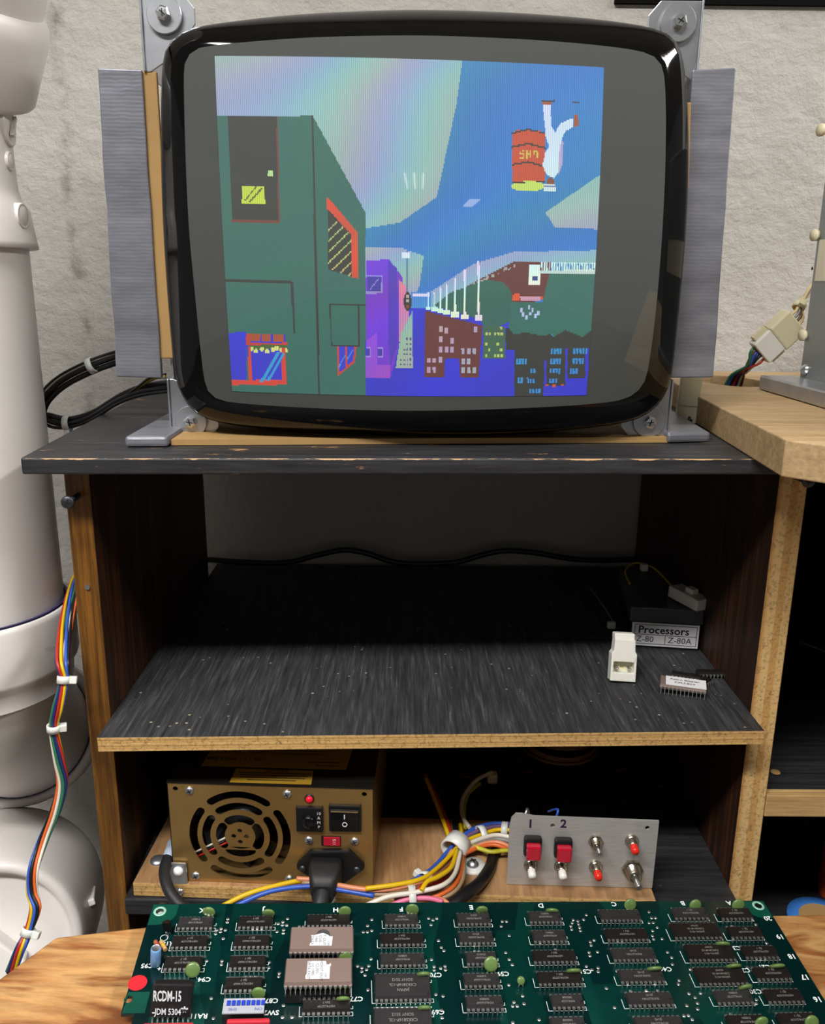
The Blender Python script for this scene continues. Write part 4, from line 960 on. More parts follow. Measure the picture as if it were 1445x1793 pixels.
# loose chips on the middle shelf
def loose(name, label, a, b, npin, row, body, lines, group=None, flip=False, z=ZS, tilt=0.0, ceramic=False, dy=None):
    pa_, pb_ = PZ(*a, z), PZ(*b, z); c = (pa_ + pb_) / 2; u = (pb_ - pa_).normalized()
    yv = Vector((0, 0, 1)).cross(u); c = c + yv * (row / 2)
    M = frame((c.x, c.y, z + 0.0004), (0, 0, 1), u)
    t = thing(name, label, 'chip', M=M, group=group)
    Lm = Matrix()
    if flip: Lm = Matrix.Translation((0, 0, 0.0046)) @ Matrix.Rotation(PI, 4, 'X')
    Lm = Matrix.Rotation(tilt, 4, 'X') @ Lm
    chip(t, Lm, npin, row, lines, body, 0.0019, 0.0034, 0.0036 if ceramic else 0.0012, ceramic, False, 'chip_body')
    return t, Lm
t, Lm = loose('eprom_chip', 'brown ceramic memory chip with a white paper label on the middle shelf', (1159, 1216), (1231, 1226), 24, 0.0150, 'chip_ceramic', None, ceramic=True)
lb = MB().box((-0.0112, -0.0068, 0.0071), (0.0148, 0.0068, 0.0073)).build('paper_label', 'label_white', t, world=False)
tx = MB(); put_text(tx, 'Astro Blaster', 0.0036, Matrix.Translation((0.001, 0.0024, 0.00736)), 0.015); put_text(tx, 'CPU-829', 0.0036, Matrix.Translation((0.001, -0.0022, 0.00736)), 0.015); tx.build('printing', 'ink_grey', lb, world=False)
loose('black_chip', 'black chip lying behind the labelled memory chip', (1177, 1192), (1224, 1199), 16, 0.0076, 'chip_dark', None)
loose('black_chip', 'black chip lying against the upright behind the other loose chips', (1226, 1190), (1268, 1190), 16, 0.0076, 'chip_dark', None)
loose('black_chip', 'short black chip standing askew beside the labelled memory chip', (1234, 1208), (1249, 1200), 8, 0.0076, 'chip_dark', None)

# ------------------------------------------------------------------ loose plywood under the power supply
pbd = thing('plywood_offcut', 'warm brown plywood offcut lying in the lower bay under the power supply', 'board', (0, 0.57, ZL))
o = MB().prism([(-0.1799, 0.4811, ZL + 0.0003), (0.1638, 0.4668, ZL + 0.0003), (0.1655, 0.548, ZL + 0.0003), (-0.176, 0.562, ZL + 0.0003)], (0, 0, ZP - ZL - 0.0003)).build('board_body', 'warm_plywood', pbd, bevel=0.0008)
facemat(o, 'ply_edge_flat', lambda p: p.normal.y < -0.7)
c = PZ(277, 1507, ZP); MB().lathe([(0.0001, 0.0026), (0.003, 0.0024), (0.0052, 0.0012), (0.0056, 0)], Matrix.Translation(c), 18).build('screw', 'zinc', pbd)

# ------------------------------------------------------------------ power supply
mat('psu_plate', 'b8945c', 0.32, metal=0.82, var=0.08, vscale=30)
mat('psu_cover', '15130f', 0.45, metal=0.3)
mat('plastic_black', '101012', 0.38, bump=0.15, bscale=300)
mat('plastic_black_gloss', '0c0c0e', 0.18)
mat('led_red', 'c0102a', 0.2, emit='ff1030', estr=0.25)
mat('switch_red', 'b0182c', 0.35)
mat('sticker_yellow', '8f6e16', 0.6)
mat('mark_white', 'd5d8dc', 0.5)
def plane_thing(pl, pr, z):
    a, b = PZ(*pl, z), PZ(*pr, z); u = (b - a); L = u.length; u.normalize(); n_ = Vector((u.y, -u.x, 0))
    return Matrix(((u.x, 0, n_.x, a.x), (u.y, 0, n_.y, a.y), (0, 1, 0, z + 0.0004), (0, 0, 0, 1))), L
MP, LP = plane_thing((306, 1542), (653, 1554), ZP)
ps = thing('power_supply', 'brass toned computer power supply with round fan grille in the lower bay', 'power supply', MP.translation)
def lp_(px, py): return loc(MP, None, px, py)
hp_ = (lp_(292, 1369).y + lp_(655, 1379).y) / 2
fc = lp_(420.4, 1464.6); fr_ = (lp_(509, 1464).x - lp_(331.5, 1464).x) / 2
def slot(r0, r1, a0, a1, n=12):
    rm, rw = (r0 + r1) / 2, (r0 - r1) / 2; out = []
    for k in range(n + 1): a = a0 + (a1 - a0) * k / n; out.append((fc.x + r0 * math.cos(a), fc.y + r0 * math.sin(a)))
    for k in range(1, 5): b = PI * k / 5; out.append((fc.x + rm * math.cos(a1) + rw * math.cos(a1 + b), fc.y + rm * math.sin(a1) + rw * math.sin(a1 + b)))
    for k in range(n + 1): a = a1 + (a0 - a1) * k / n; out.append((fc.x + r1 * math.cos(a), fc.y + r1 * math.sin(a)))
    for k in range(1, 5): b = PI + PI * k / 5; out.append((fc.x + rm * math.cos(a0) + rw * math.cos(a0 + b), fc.y + rm * math.sin(a0) + rw * math.sin(a0 + b)))
    return out
holes = []
for r0, r1, hw_ in ((1.0, 0.842, 36), (0.748, 0.585, 35), (0.478, 0.30, 33)):
    for c in (90, 180, 270, 0): holes.append(slot(fr_ * r0, fr_ * r1, math.radians(c - hw_), math.radians(c + hw_)))
for a in (45, 135, 225, 315): holes.append(circ(fc.x + fr_ * 0.125 * math.cos(math.radians(a + 45)), fc.y + fr_ * 0.125 * math.sin(math.radians(a + 45)), fr_ * 0.05, 10))
for p in ((307, 1381), (638, 1391)): q = lp_(*p); holes.append(circ(q.x, q.y, 0.0017, 12))
o = plate(MB(), rrect(0, 0, LP, hp_, 0.0012), holes, MP, 0.001).build('front_plate', 'psu_plate', ps); tag(o, 'brass toned steel front plate with fan slots')
mb = MB()
mb.box((0, 0, -0.14), (0.0008, hp_, -0.001), MP).box((LP - 0.0008, 0, -0.14), (LP, hp_, -0.001), MP).box((0, 0, -0.14), (LP, 0.0008, -0.001), MP).box((0, 0, -0.14), (LP, hp_, -0.139), MP)
mb.build('case', 'psu_plate', ps)
mb = MB().box((-0.0006, hp_ - 0.0008, -0.14), (LP + 0.0006, hp_ + 0.0004, 0.0006), MP).box((-0.0008, 0.012, -0.14), (-0.0001, hp_, -0.0006), MP); mb.build('top_cover', 'psu_cover', ps)
fan = MB(); FM = MP @ Matrix.Translation((fc.x, fc.y, -0.016))
fan.lathe([(0.0001, 0.006), (0.0125, 0.006), (0.0135, 0.004), (0.0135, -0.01)], FM, 24)
for k in range(7):
    R_ = FM @ Matrix.Rotation(2 * PI * k / 7, 4, 'Z'); fan.add([R_ @ Vector(p) for p in ((0.013, -0.003, -0.008), (fr_ * 0.97, -0.009, -0.008), (fr_ * 0.97, 0.010, 0.003), (0.013, 0.005, 0.003))], [(0, 1, 2, 3)])
fan.build('fan', 'box_black', ps)
for k, c in enumerate(('red', 'black', 'white')):
    MB().tube([MP @ Vector((fc.x - fr_ * 0.98, fc.y - fr_ * 0.62 + 0.002 * k, -0.004)), MP @ Vector((fc.x - fr_ * 0.3, fc.y - fr_ * 0.25 + 0.002 * k, -0.005))], 0.0007, 6, sub=0).build('fan_wire', 'wire_' + c, ps)
def pscrew(px, py, r=0.0030, m='zinc'):
    q = lp_(px, py); h_, x_ = MB(), MB(); screw_head(h_, x_, MP @ Matrix.Translation((q.x, q.y, 0)), r); s = h_.build('screw', m, ps); x_.build('cross_recess', 'black_slot', s)
for p in ((332, 1384), (503, 1390), (343, 1533), (507, 1539), (541, 1471), (621, 1473)): pscrew(*p)
q = lp_(542, 1398); MB().lathe([(0.0031, 0), (0.0031, 0.0008), (0.0024, 0.0010)], MP @ Matrix.Translation((q.x, q.y, 0)), 20).build('lamp_ring', 'plastic_black', ps)
MB().ellipsoid((q.x, q.y, 0.0008), 0.0024, 0.0024, 0.0022, MP).build('lamp_lens', 'led_red', ps)
def rp(x0, y0, x1, y1): a, b = lp_(x0, y1), lp_(x1, y0); return a.x, a.y, b.x, b.y
x0, y0, x1, y1 = rp(520, 1411, 566, 1452)
br_ = MB().bbox((x0, y0, -0.001), (x1, y1, 0.0028), 0.0008, MP).build('circuit_breaker', 'plastic_black', ps)
xm = x0 + (x1 - x0) * 0.48
MB().lathe([(0.0001, 0.0055), (0.0040, 0.0055), (0.0046, 0.0048), (0.0046, 0.0028)], MP @ Matrix.Translation((xm, (y0 + y1) / 2 - 0.001, 0)), 20).build('reset_button', 'plastic_black_gloss', br_)
tx = MB()
for k, s in enumerate(('10', 'A', 'M', 'P')): put_text(tx, s, 0.0030, MP @ Matrix.Translation((x1 - 0.0026, y1 - 0.0040 - 0.0033 * k, 0.00285)))
tx.build('marking', 'mark_white', br_)
x0, y0, x1, y1 = rp(577, 1408, 633, 1452)
sw = MB().bbox((x0, y0, -0.001), (x1, y1, 0.0026), 0.0008, MP).build('rocker_switch', 'plastic_black', ps)
xa, xb = x0 + (x1 - x0) * 0.08, x1 - (x1 - x0) * 0.08
MB().prism([MP @ Vector(p) for p in ((xa, y0 + 0.002, 0.0020), (xa, y1 - 0.0025, 0.0020), (xa, y1 - 0.0030, 0.0052), (xa, (y0 + y1) / 2, 0.0036), (xa, y0 + 0.002, 0.0034))], MP.to_3x3() @ Vector((xb - xa, 0, 0))).build('rocker', 'plastic_black_gloss', sw)
tx = MB(); xc = (x0 + x1) / 2; ym = (y0 + y1) / 2
tx.box((xc - 0.0003, ym + 0.0016, 0.0040), (xc + 0.0003, ym + 0.0046, 0.0052), MP)
ti = MP @ Matrix.Translation((xc, ym - 0.0032, 0.00365)); tx.lathe([(0.0012, 0), (0.0017, 0), (0.0017, 0.0002), (0.0012, 0.0002)], ti, 20, False, True); tx.build('marking', 'mark_white', sw)
x0, y0, x1, y1 = rp(563, 1464, 597, 1480)
vs_ = MB().box((x0, y0, 0.0001), (x1, y1, 0.0004), MP).build('voltage_selector', 'plastic_black', ps)
MB().box((x0 + 0.0016, y0 + 0.0008, 0.0004), (x1 - 0.0004, y1 - 0.0006, 0.0012), MP).build('slider', 'switch_red', vs_)
tx = MB(); put_text(tx, '115', 0.0030, MP @ Matrix.Translation((x0 + (x1 - x0) * 0.68, (y0 + y1) / 2, 0.00125)) @ Matrix.Rotation(PI / 2, 4, 'Z')); tx.build('marking', 'label_white', vs_)
# inlet and plug
fl_ = [lp_(*p) for p in ((545, 1484), (613, 1483), (639, 1509), (639, 1516), (604, 1541), (562, 1541), (521, 1515), (521, 1507))]
inl = MB().prism([MP @ Vector((p.x, p.y, 0.0)) for p in fl_], MP.to_3x3() @ Vector((0, 0, 0.0045))).build('inlet', 'plastic_black', ps, bevel=0.0012)
for p in ((532, 1513), (626, 1515)):
    q = lp_(*p); h_, x_ = MB(), MB(); screw_head(h_, x_, MP @ Matrix.Translation((q.x, q.y, 0.0045)), 0.0024); h_.build('screw', 'steel_dark', inl)
pm = lp_(574, 1510)
cord = thing('mains_cable', 'thick black mains cord plugged into the power supply', 'cable', MP @ Vector((pm.x, pm.y, 0.01)))
rr = []
for z, hx, hy, dy in ((0.0048, 0.0105, 0.0075, 0.0), (0.012, 0.0105, 0.0075, 0.0), (0.020, 0.0088, 0.0072, -0.001), (0.026, 0.0066, 0.0060, -0.004)):
    rr.append([MP @ Vector((pm.x + x, pm.y + dy + y, z)) for x, y in rrect(-hx, -hy, hx, hy, 0.0028)])
mb = loft(MB(), rr, True); n_ = len(rr[0]); mb.f += [tuple(range(n_)), tuple(len(mb.v) - n_ + k for k in range(n_))]; mb.sm += [False, False]
mb.build('plug_body', 'rubber_black', cord)
q0 = MP @ Vector((pm.x, pm.y - 0.003, 0.020)); q1 = MP @ Vector((pm.x - 0.001, pm.y - 0.010, 0.0325)); q2 = MP @ Vector((pm.x - 0.002, pm.y - 0.030, 0.038)); q3 = MP @ Vector((pm.x - 0.004, pm.y - 0.10, 0.037))
MB().tube([q0, q1, q2], lambda t: 0.0058 - 0.0012 * t, 16).build('strain_relief', 'rubber_black', cord)
MB().tube([q1, q2, q3, q3 + Vector((0, 0.02, -0.10))], 0.0040, 14).build('cord', 'wire_black', cord)
# strap bracket at the left foot
x0, y0, x1, y1 = rp(304, 1507, 328, 1572)
bk_ = MB().bbox((x0, -0.0095, 0.0009), (x1, lp_(315, 1507).y, 0.0030), 0.0009, MP).build('strap_bracket', 'zinc', ps)
for yy, m in ((lp_(315, 1520).y, 'label_white'), (-0.0062, 'zinc_bright')):
    h_ = MB(); screw_head(h_, MB(), MP @ Matrix.Translation(((x0 + x1) / 2, yy, 0.0030)), 0.0034, 0.5, False); h_.build('screw', m, bk_)
# yellow stickers on the top cover
def on_top(px, py): return PZ(px, py, MP.translation.z + hp_ + 0.0006)
def sticker(pts, lines, size, rows):
    P = [on_top(*p) for p in pts]; z = Vector((0, 0, 0.0002)); st = MB().prism(P, z).build('sticker', 'sticker_yellow', ps); tag(st, 'yellow printed sticker on the power supply')
    tx = MB(); u = (P[1] - P[0]); v_ = (P[3] - P[0])
    for s, fx, fy, sz in lines:
        c = P[0] + u * fx + v_ * fy + Vector((0, 0, 0.0003)); put_text(tx, s, sz, frame(c, (0, 0, 1), u), 0.01)
    for fx0, fx1, fy in rows:
        a = P[0] + u * fx0 + v_ * fy; b = P[0] + u * fx1 + v_ * fy; w_ = v_.normalized() * 0.0006; tx.prism([a, b, b + w_, a + w_], (0, 0, 0.0004))
    tx.build('printing', 'ink_black', st)
sticker([(352, 1341), (606, 1348), (622, 1300), (382, 1295)], [('Mfg Date : 11 92', 0.20, 0.28, 0.0055), ('S/N : AA : 103891', 0.23, 0.55, 0.0050)], 0, [(0.45, 0.75, 0.62), (0.45, 0.8, 0.5), (0.72, 0.95, 0.22), (0.78, 0.95, 0.1)])
sticker([(402, 1370), (545, 1374), (549, 1350), (414, 1346)], [('NOTICE', 0.52, 0.88, 0.0042)], 0, [(0.05, 0.95, 0.70), (0.08, 0.93, 0.53), (0.1, 0.9, 0.36), (0.2, 0.8, 0.19)])

# ------------------------------------------------------------------ switch panel
ML, LL = plane_thing((887, 1549), (1142, 1556), ZP)
sp = thing('switch_panel', 'brushed aluminium switch panel with red and white push buttons in the lower bay', 'control panel', ML.translation)
def ls(px, py): return loc(ML, None, px, py)
hl = ls(1147, 1438).y; h0 = ls(905, 1428).y
holes = []
for p in ((968, 1446), (1134, 1450)): q = ls(*p); holes.append(circ(q.x, q.y, 0.0016, 14))
ol = [(0, 0), (LL, 0), (LL + 0.0004, hl), (0.016, h0 - 0.0004), (0.008, h0 + 0.0012), (0.0042, h0 + 0.0012), (0.0014, h0 - 0.002), (0.0004, h0 - 0.008)]
m, nt, b = newmat('brushed_aluminium'); b.inputs['Metallic'].default_value = 0.5; b.inputs['Roughness'].default_value = 0.42
nb_ = noise(nt, mapping(nt, (2, 2, 60)), 40, 4); nt.links.new(ramp(nt, [(0.3, 'b2b1ae'), (0.7, 'cbcac8')], nb_), b.inputs['Base Color'])
o = plate(MB(), ol, holes, ML, 0.0016).build('panel_plate', 'brushed_aluminium', sp); tag(o, 'bare aluminium plate with bent corner')
mat('button_red', 'b8142e', 0.2, coat=0.4); mat('button_orange', 'e02c1c', 0.3); mat('button_white', 'ecebe6', 0.35); mat('nickel', 'b5ae9e', 0.22, metal=0.95); mat('marker_ink', '1a1838', 0.6)
for p in ((932, 1476), (985, 1479)):
    q = ls(*p); bz = MB().bbox((q.x - 0.0058, q.y - 0.0068, 0), (q.x + 0.0058, q.y + 0.0068, 0.0062), 0.0016, ML).build('button_bezel', 'plastic_black', sp)
    tag(MB().bbox((q.x - 0.0046, q.y - 0.0056, 0.0055), (q.x + 0.0046, q.y + 0.0046, 0.0112), 0.0010, ML).build('button_cap', 'button_red', bz), 'square red push button cap')
def push(px, py, m, r=0.0026):
    q = ls(px, py); T_ = ML @ Matrix.Translation((q.x, q.y, 0))
    b_ = MB().lathe([(0.0044, 0), (0.0046, 0.0012), (0.0038, 0.0020), (0.0034, 0.0024), (0.0032, 0.0068), (0.0024, 0.0072)], T_, 20).build('button_bushing', 'nickel', sp)
    MB().lathe([(r, 0.0066), (r, 0.0112), (r * 0.85, 0.0124), (0.0001, 0.0128)], T_, 20).build('button_cap', m, b_)
push(929, 1513, 'button_white'); push(982, 1515, 'button_white'); push(1043, 1516, 'button_orange'); push(1106, 1471, 'button_orange')
def toggle(px, py, k):
    q = ls(px, py); T_ = ML @ Matrix.Translation((q.x, q.y, 0)) @ Matrix.Scale(k, 4)
    b_ = MB().lathe([(0.0046, 0), (0.0046, 0.0016), (0.0036, 0.0018), (0.0034, 0.0070), (0.0026, 0.0074), (0.0020, 0.0066), (0.0001, 0.0064)], T_, 20)
    b_.lathe([(0.0052, 0), (0.0052, 0.0018), (0.0030, 0.0018)], T_, 6, False); b_ = b_.build('toggle_bushing', 'nickel', sp)
    MB().tube([T_ @ Vector((0, 0, 0.0060)), T_ @ Vector((0.0003, -0.0006, 0.0085)), T_ @ Vector((0.0008, -0.0014, 0.0125))], lambda t: (0.0009 + 0.0007 * t) * k, 12).build('toggle_lever', 'zinc_bright', b_)
toggle(1043, 1472, 0.95); toggle(1107, 1520, 1.35)
tx = MB()
for s, p in (('1', (929, 1443)), ('2', (987, 1443))): q = ls(*p); put_text(tx, s, 0.0085, ML @ Matrix.Translation((q.x, q.y, 0.00006)), 0.03)
tx.build('marker_numbers', 'marker_ink', sp)
MB().tube([ML @ Vector((0.010, h0 - 0.003, -0.002)), ML @ Vector((0.012, h0 + 0.001, -0.006)), ML @ Vector((0.014, h0 - 0.006, -0.012))], 0.0009, 6).build('solder_tag', 'zinc', sp)
MB().tube([ML @ Vector((0.030, h0 - 0.006, -0.004)), ML @ Vector((0.032, h0 + 0.0012, -0.006)), ML @ Vector((0.028, h0 - 0.01, -0.02))], 0.0008, 6).build('panel_wire', 'wire_blue', sp)

# ------------------------------------------------------------------ wiring in the lower bay
def DY(py): return float(np.interp(py, [1360, 1400, 1440, 1480, 1520, 1545, 1560, 1575, 1600], [.60, .575, .545, .516, .492, .473, .462, .457, .452]))
def W_(pts, dz=0.0, dy=0.0): return [PY(x, y, DY(y) + dy) + Vector((0, 0, dz)) for x, y in pts]
hn = thing('wiring_loom', 'loom of many coloured wires with white ties between power supply and switch panel', 'wires', PZ(798, 1495, ZP))
cl_ = (800, 1490)
looms = [
 ('yellow', [(378, 1598), (430, 1572), (480, 1557), (540, 1546), (600, 1556), (655, 1567)], 0, -.003),
 ('blue', [(400, 1598), (470, 1567), (545, 1557), (600, 1564), (655, 1574)], 0, -.003),
 ('salmon', [(520, 1546), (560, 1549), (600, 1559), (660, 1566), (715, 1558), (750, 1545), (776, 1520), (792, 1496)], 0.001, -.004),
 ('tan', [(530, 1550), (580, 1555), (640, 1569), (700, 1570), (745, 1557), (778, 1525), (796, 1500)], 0, -.002),
 ('yellow', [(640, 1566), (700, 1558), (740, 1548), (762, 1533), (782, 1514), (800, 1494)], 0.002, -.006),
 ('blue', [(640, 1572), (700, 1562), (742, 1541), (762, 1526), (780, 1505), (793, 1490)], 0.002, -.002),
 ('white', [(640, 1596), (680, 1580), (730, 1572), (775, 1560), (797, 1538), (806, 1500)], 0.002, -.006),
 ('grey', [(690, 1580), (740, 1572), (785, 1553), (803, 1525), (808, 1500)], 0.001, -.002),
 ('red', [(724, 1578), (740, 1562), (765, 1548), (790, 1525), (800, 1500)], 0.002, -.004),
 ('red', [(738, 1576), (760, 1556), (782, 1540), (800, 1505)], 0, 0),
 ('yellow', [(738, 1572), (748, 1556), (768, 1547), (790, 1530), (800, 1500)], 0.003, -.007),
 ('orange', [(735, 1586), (770, 1572), (795, 1556), (808, 1530), (810, 1500)], 0, -.002),
 ('tan', [(755, 1582), (790, 1570), (810, 1545), (812, 1505)], 0, 0),
 ('pink', [(680, 1592), (715, 1580), (750, 1578), (775, 1584)], 0, -.005),
 ('salmon', [(690, 1594), (730, 1582), (770, 1580), (785, 1588)], 0, -.003),
 ('black', [(755, 1560), (765, 1545), (785, 1525), (798, 1500)], -0.001, 0.002),
 ('blue', [(793, 1490), (812, 1474), (835, 1460), (865, 1453), (900, 1454)], 0.003, 0),
 ('purple', [(797, 1492), (818, 1474), (840, 1463), (868, 1456), (900, 1457)], 0.002, 0),
 ('yellow', [(800, 1494), (822, 1477), (845, 1468), (870, 1460), (900, 1461)], 0.001, -.002),
 ('white', [(804, 1494), (826, 1482), (850, 1473), (872, 1469), (900, 1474)], 0.001, -.004),
 ('grey', [(806, 1496), (828, 1486), (850, 1478), (872, 1474), (900, 1480)], 0, -.002),
 ('salmon', [(808, 1498), (830, 1489), (852, 1481), (874, 1480), (900, 1491)], 0, -.002),
 ('orange', [(808, 1500), (834, 1488), (856, 1482), (876, 1484), (900, 1497)], -0.001, -.003),
 ('green_yellow', [(826, 1482), (842, 1488), (860, 1493), (880, 1491), (905, 1490)], -0.0015, -.004),
 ('yellow', [(790, 1490), (783, 1465), (774, 1440), (760, 1405), (746, 1372)], 0.002, 0),
 ('red', [(793, 1490), (788, 1465), (780, 1440), (765, 1405), (744, 1365)], 0.002, 0.002),
 ('black', [(799, 1490), (799, 1465), (796, 1435), (790, 1400)], 0.001, 0.004),
 ('yellow', [(806, 1485), (808, 1465), (806, 1450)], 0.001, 0.006),
 ('white', [(822, 1460), (810, 1440), (809, 1415), (818, 1395), (836, 1375), (862, 1362)], 0.003, 0.002),
 ('green_yellow', [(815, 1460), (812, 1430), (820, 1400), (840, 1382)], 0.003, 0.006),
]
for c, pts, dz, dy in looms: MB().tube(W_(pts, dz + 0.0022, dy), 0.00155 if c != 'black' else 0.0022, 8).build('wire', 'wire_' + c, hn)
for (a, b), r in ((((580, 1556), (600, 1560)), .0056), (((745, 1545), (757, 1538)), .0050), (((722, 1574), (735, 1573)), .0062), (((843, 1466), (853, 1464)), .0060), (((884, 1455), (892, 1456)), .0044)):
    A_ = W_([a], 0.0015, -.003)[0]; B_ = W_([b], 0.0015, -.003)[0]; tie(MB(), A_, B_ - A_, r).build('cable_tie', 'tie_white', hn)
c = PY(862, 1361, 0.60); MB().bbox((-0.004, -0.004, -0.004), (0.004, 0.004, 0.004), 0.0015, Matrix.Translation(c)).build('connector_tip', 'nylon_yellowed', hn)
cp_ = thing('cable_clamp', 'milky nylon cable clamp screwed to the plywood around the loom', 'clamp', PZ(800, 1500, ZP))
A_, B_ = W_([(786, 1503)], 0.003)[0], W_([(806, 1482)], 0.005)[0]
MB().lathe([(0.0078, -0.0055), (0.0092, -0.0055), (0.0092, 0.0055), (0.0078, 0.0055)], frame((A_ + B_) / 2 + Vector((0.001, 0, 0.0008)), B_ - A_), 28, True, True).build('clamp_band', 'tie_white', cp_)
fp = PZ(828, 1518, ZP); MB().lathe([(0.0001, 0.0018), (0.0085, 0.0018), (0.0088, 0.001), (0.0088, 0.0002)], Matrix.Translation(fp), 24).build('clamp_foot', 'tie_white', cp_)
h_, x_ = MB(), MB(); screw_head(h_, x_, Matrix.Translation(fp + Vector((0, 0, 0.0018))), 0.0042, 0.5); s_ = h_.build('screw', 'zinc', cp_); x_.build('cross_recess', 'black_slot', s_)
blk_ = thing('black_cable', 'thick black cable bending down in front of the plywood beside the switch panel', 'cable', PZ(860, 1505, ZP))
MB().tube([PY(905, 1478, .53), PY(880, 1482, .522), PY(866, 1496, .512) , PY(857, 1522, .494), PY(838, 1548, .474), PY(812, 1568, .460), PY(780, 1596, .450), PY(755, 1640, .445)], 0.0040, 14).build('cable', 'wire_black', blk_)
lcb = thing('input_cable', 'black cable with a grey ferrule at the left foot of the power supply', 'cable', PZ(290, 1500, ZP))
LQ = [PZ(303, 1478, ZP + 0.006), PY(299, 1492, .492) , PY(289, 1520, .478), PY(292, 1548, .466), PY(306, 1574, .458), PY(335, 1604, .452), PY(360, 1650, .448)]
MB().tube(LQ[1:], 0.0038, 14).build('cable', 'rubber_black', lcb)
MB().tube([LQ[0], LQ[1], LQ[1].lerp(LQ[2], 0.3)], 0.0042, 14).build('ferrule', mat('ferrule_grey', 'a8b4c8', 0.4), lcb)
# coil of brown wire behind the panel
co_ = thing('wire_coil', 'coil of brown wire standing in the dark behind the switch panel', 'wire coil', (0.135, 0.60, ZP))
for k in range(5):
    z = ZP + 0.004 + 0.0042 * k + 0.012; R_ = 0.030 - 0.0015 * (k % 2)
    MB().lathe([(R_ + 0.0014 * math.cos(2 * PI * j / 8), 0.0014 * math.sin(2 * PI * j / 8)) for j in range(8)], Matrix.Translation((0.128, 0.63, z)) @ Matrix.Rotation(0.06 * (k % 3 - 1), 4, 'X'), 40, True, True).build('wire_turn', 'wire_brown', co_)
MB().lathe([(0.020, ZL + 0.0003), (0.020, ZP + 0.075), (0.024, ZP + 0.075), (0.024, ZP + 0.078), (0.0001, ZP + 0.078)], Matrix.Translation((0.128, 0.63, 0)), 32).build('spool', 'box_black', co_)
# ------------------------------------------------------------------ workbench plank and the circuit board
KP = 0.955
A0 = Vector((-0.1392, 0.4, -0.3329)) * KP + Vector(O0)
ux = Vector((0.9966, 0.0698, -0.0441)); va = Vector((0.0672, -0.996, -0.0592)); ux.normalize()
yv = -(va - ux * va.dot(ux)).normalized(); zv = ux.cross(yv)
MPC = Matrix(((ux.x, yv.x, zv.x, A0.x), (ux.y, yv.y, zv.y, A0.y), (ux.z, yv.z, zv.z, A0.z), (0, 0, 0, 1))); IPC = MPC.inverted()
def pc(px, py, h=0.0): return IPC @ PPL(px, py, MPC @ Vector((0, 0, h)), zv)
HB = -0.0085
bl_, bm_, br2, bd_ = pc(98, 1640, HB), pc(255, 1622, HB), pc(1445, 1600, HB), pc(0, 1712, HB)
dl = (bd_ - bl_); bl3 = bl_ + dl * 3.2
wk = thing('workbench_plank', 'reddish plywood bench top plank carrying the green circuit board', 'workbench', MPC @ Vector((0.17, -0.1, HB - 0.018)))
br3 = br2 + (br2 - bm_).normalized() * 0.15
poly = [bl_, bm_, br3, Vector((br3.x, -0.34, HB)), Vector((bl3.x, -0.34, HB)), bl3]
o = MB().prism([MPC @ Vector((p.x, p.y, HB - 0.018)) for p in poly], zv * 0.018).build('plank', 'bench_plywood', wk, bevel=0.0015)
for x, y in ((0.0, -0.04), (0.34, -0.03), (0.0, -0.30), (0.34, -0.30)):
    p = MPC @ Vector((x, y, HB - 0.018)); MB().box((p.x - 0.02, p.y - 0.02, 0), (p.x + 0.02, p.y + 0.02, p.z - 0.003)).build('leg', 'strip_wood', wk)
def m_pcb():
    m, nt, b = newmat('pcb_green')
    v = mapping(nt, (1, 1, 1)); vo = nt.nodes.new('ShaderNodeTexVoronoi'); vo.distance = 'CHEBYCHEV'; vo.inputs['Scale'].default_value = 26
    nt.links.new(mapping(nt, (1.6, 0.5, 1)), vo.inputs['Vector'])
    c = ramp(nt, [(0.25, '02211f'), (0.5, '032a25'), (0.72, '073d33'), (0.85, '09443a')], vo.outputs['Color'])
    n2 = noise(nt, mapping(nt, (1, 1, 1)), 12, 3); c = mixc(nt, maprange(nt, n2, 0.4, 0.62, 0, 0.55), c, lin('021c20'))
    nt.links.new(c, b.inputs['Base Color']); b.inputs['Roughness'].default_value = 0.22; b.inputs['Coat Weight'].default_value = 0.5; b.inputs['Coat Roughness'].default_value = 0.12
m_pcb(); mat('pcb_copper_green', '0a4a3b', 0.3, coat=0.3); mat('pcb_ring', '9ed0bb', 0.35, metal=0.2)
pcb = thing('circuit_board', 'green arcade circuit board crowded with black chips lying on the bench plank', 'circuit board', M=MPC)
B0 = pc(1337, 1577); n1_, n2_, n3_ = pc(212, 1776), pc(236, 1771), pc(233, 1793)
WP = B0.x; holes = []
HL = [(280, 1596), (1328, 1586), (225, 1750)]
for p in HL: q = pc(*p); holes.append([(q.x + 0.0019 * math.cos(2 * PI * k / 14), q.y + 0.0019 * math.sin(2 * PI * k / 14)) for k in range(14)])
outer = [(0, 0), (WP, 0), (WP, -0.22), (n2_.x, -0.22), (n2_.x, n1_.y), (0, n1_.y)]
o = plate(MB(), outer, holes, MPC, 0.0016).build('board', 'pcb_green', pcb); tag(o, 'green glass fibre board')
def lbox(mb, x0, y0, x1, y1, z=0.00006, t=0.00004): return mb.box((x0, y0, z), (x1, y1, z + t))
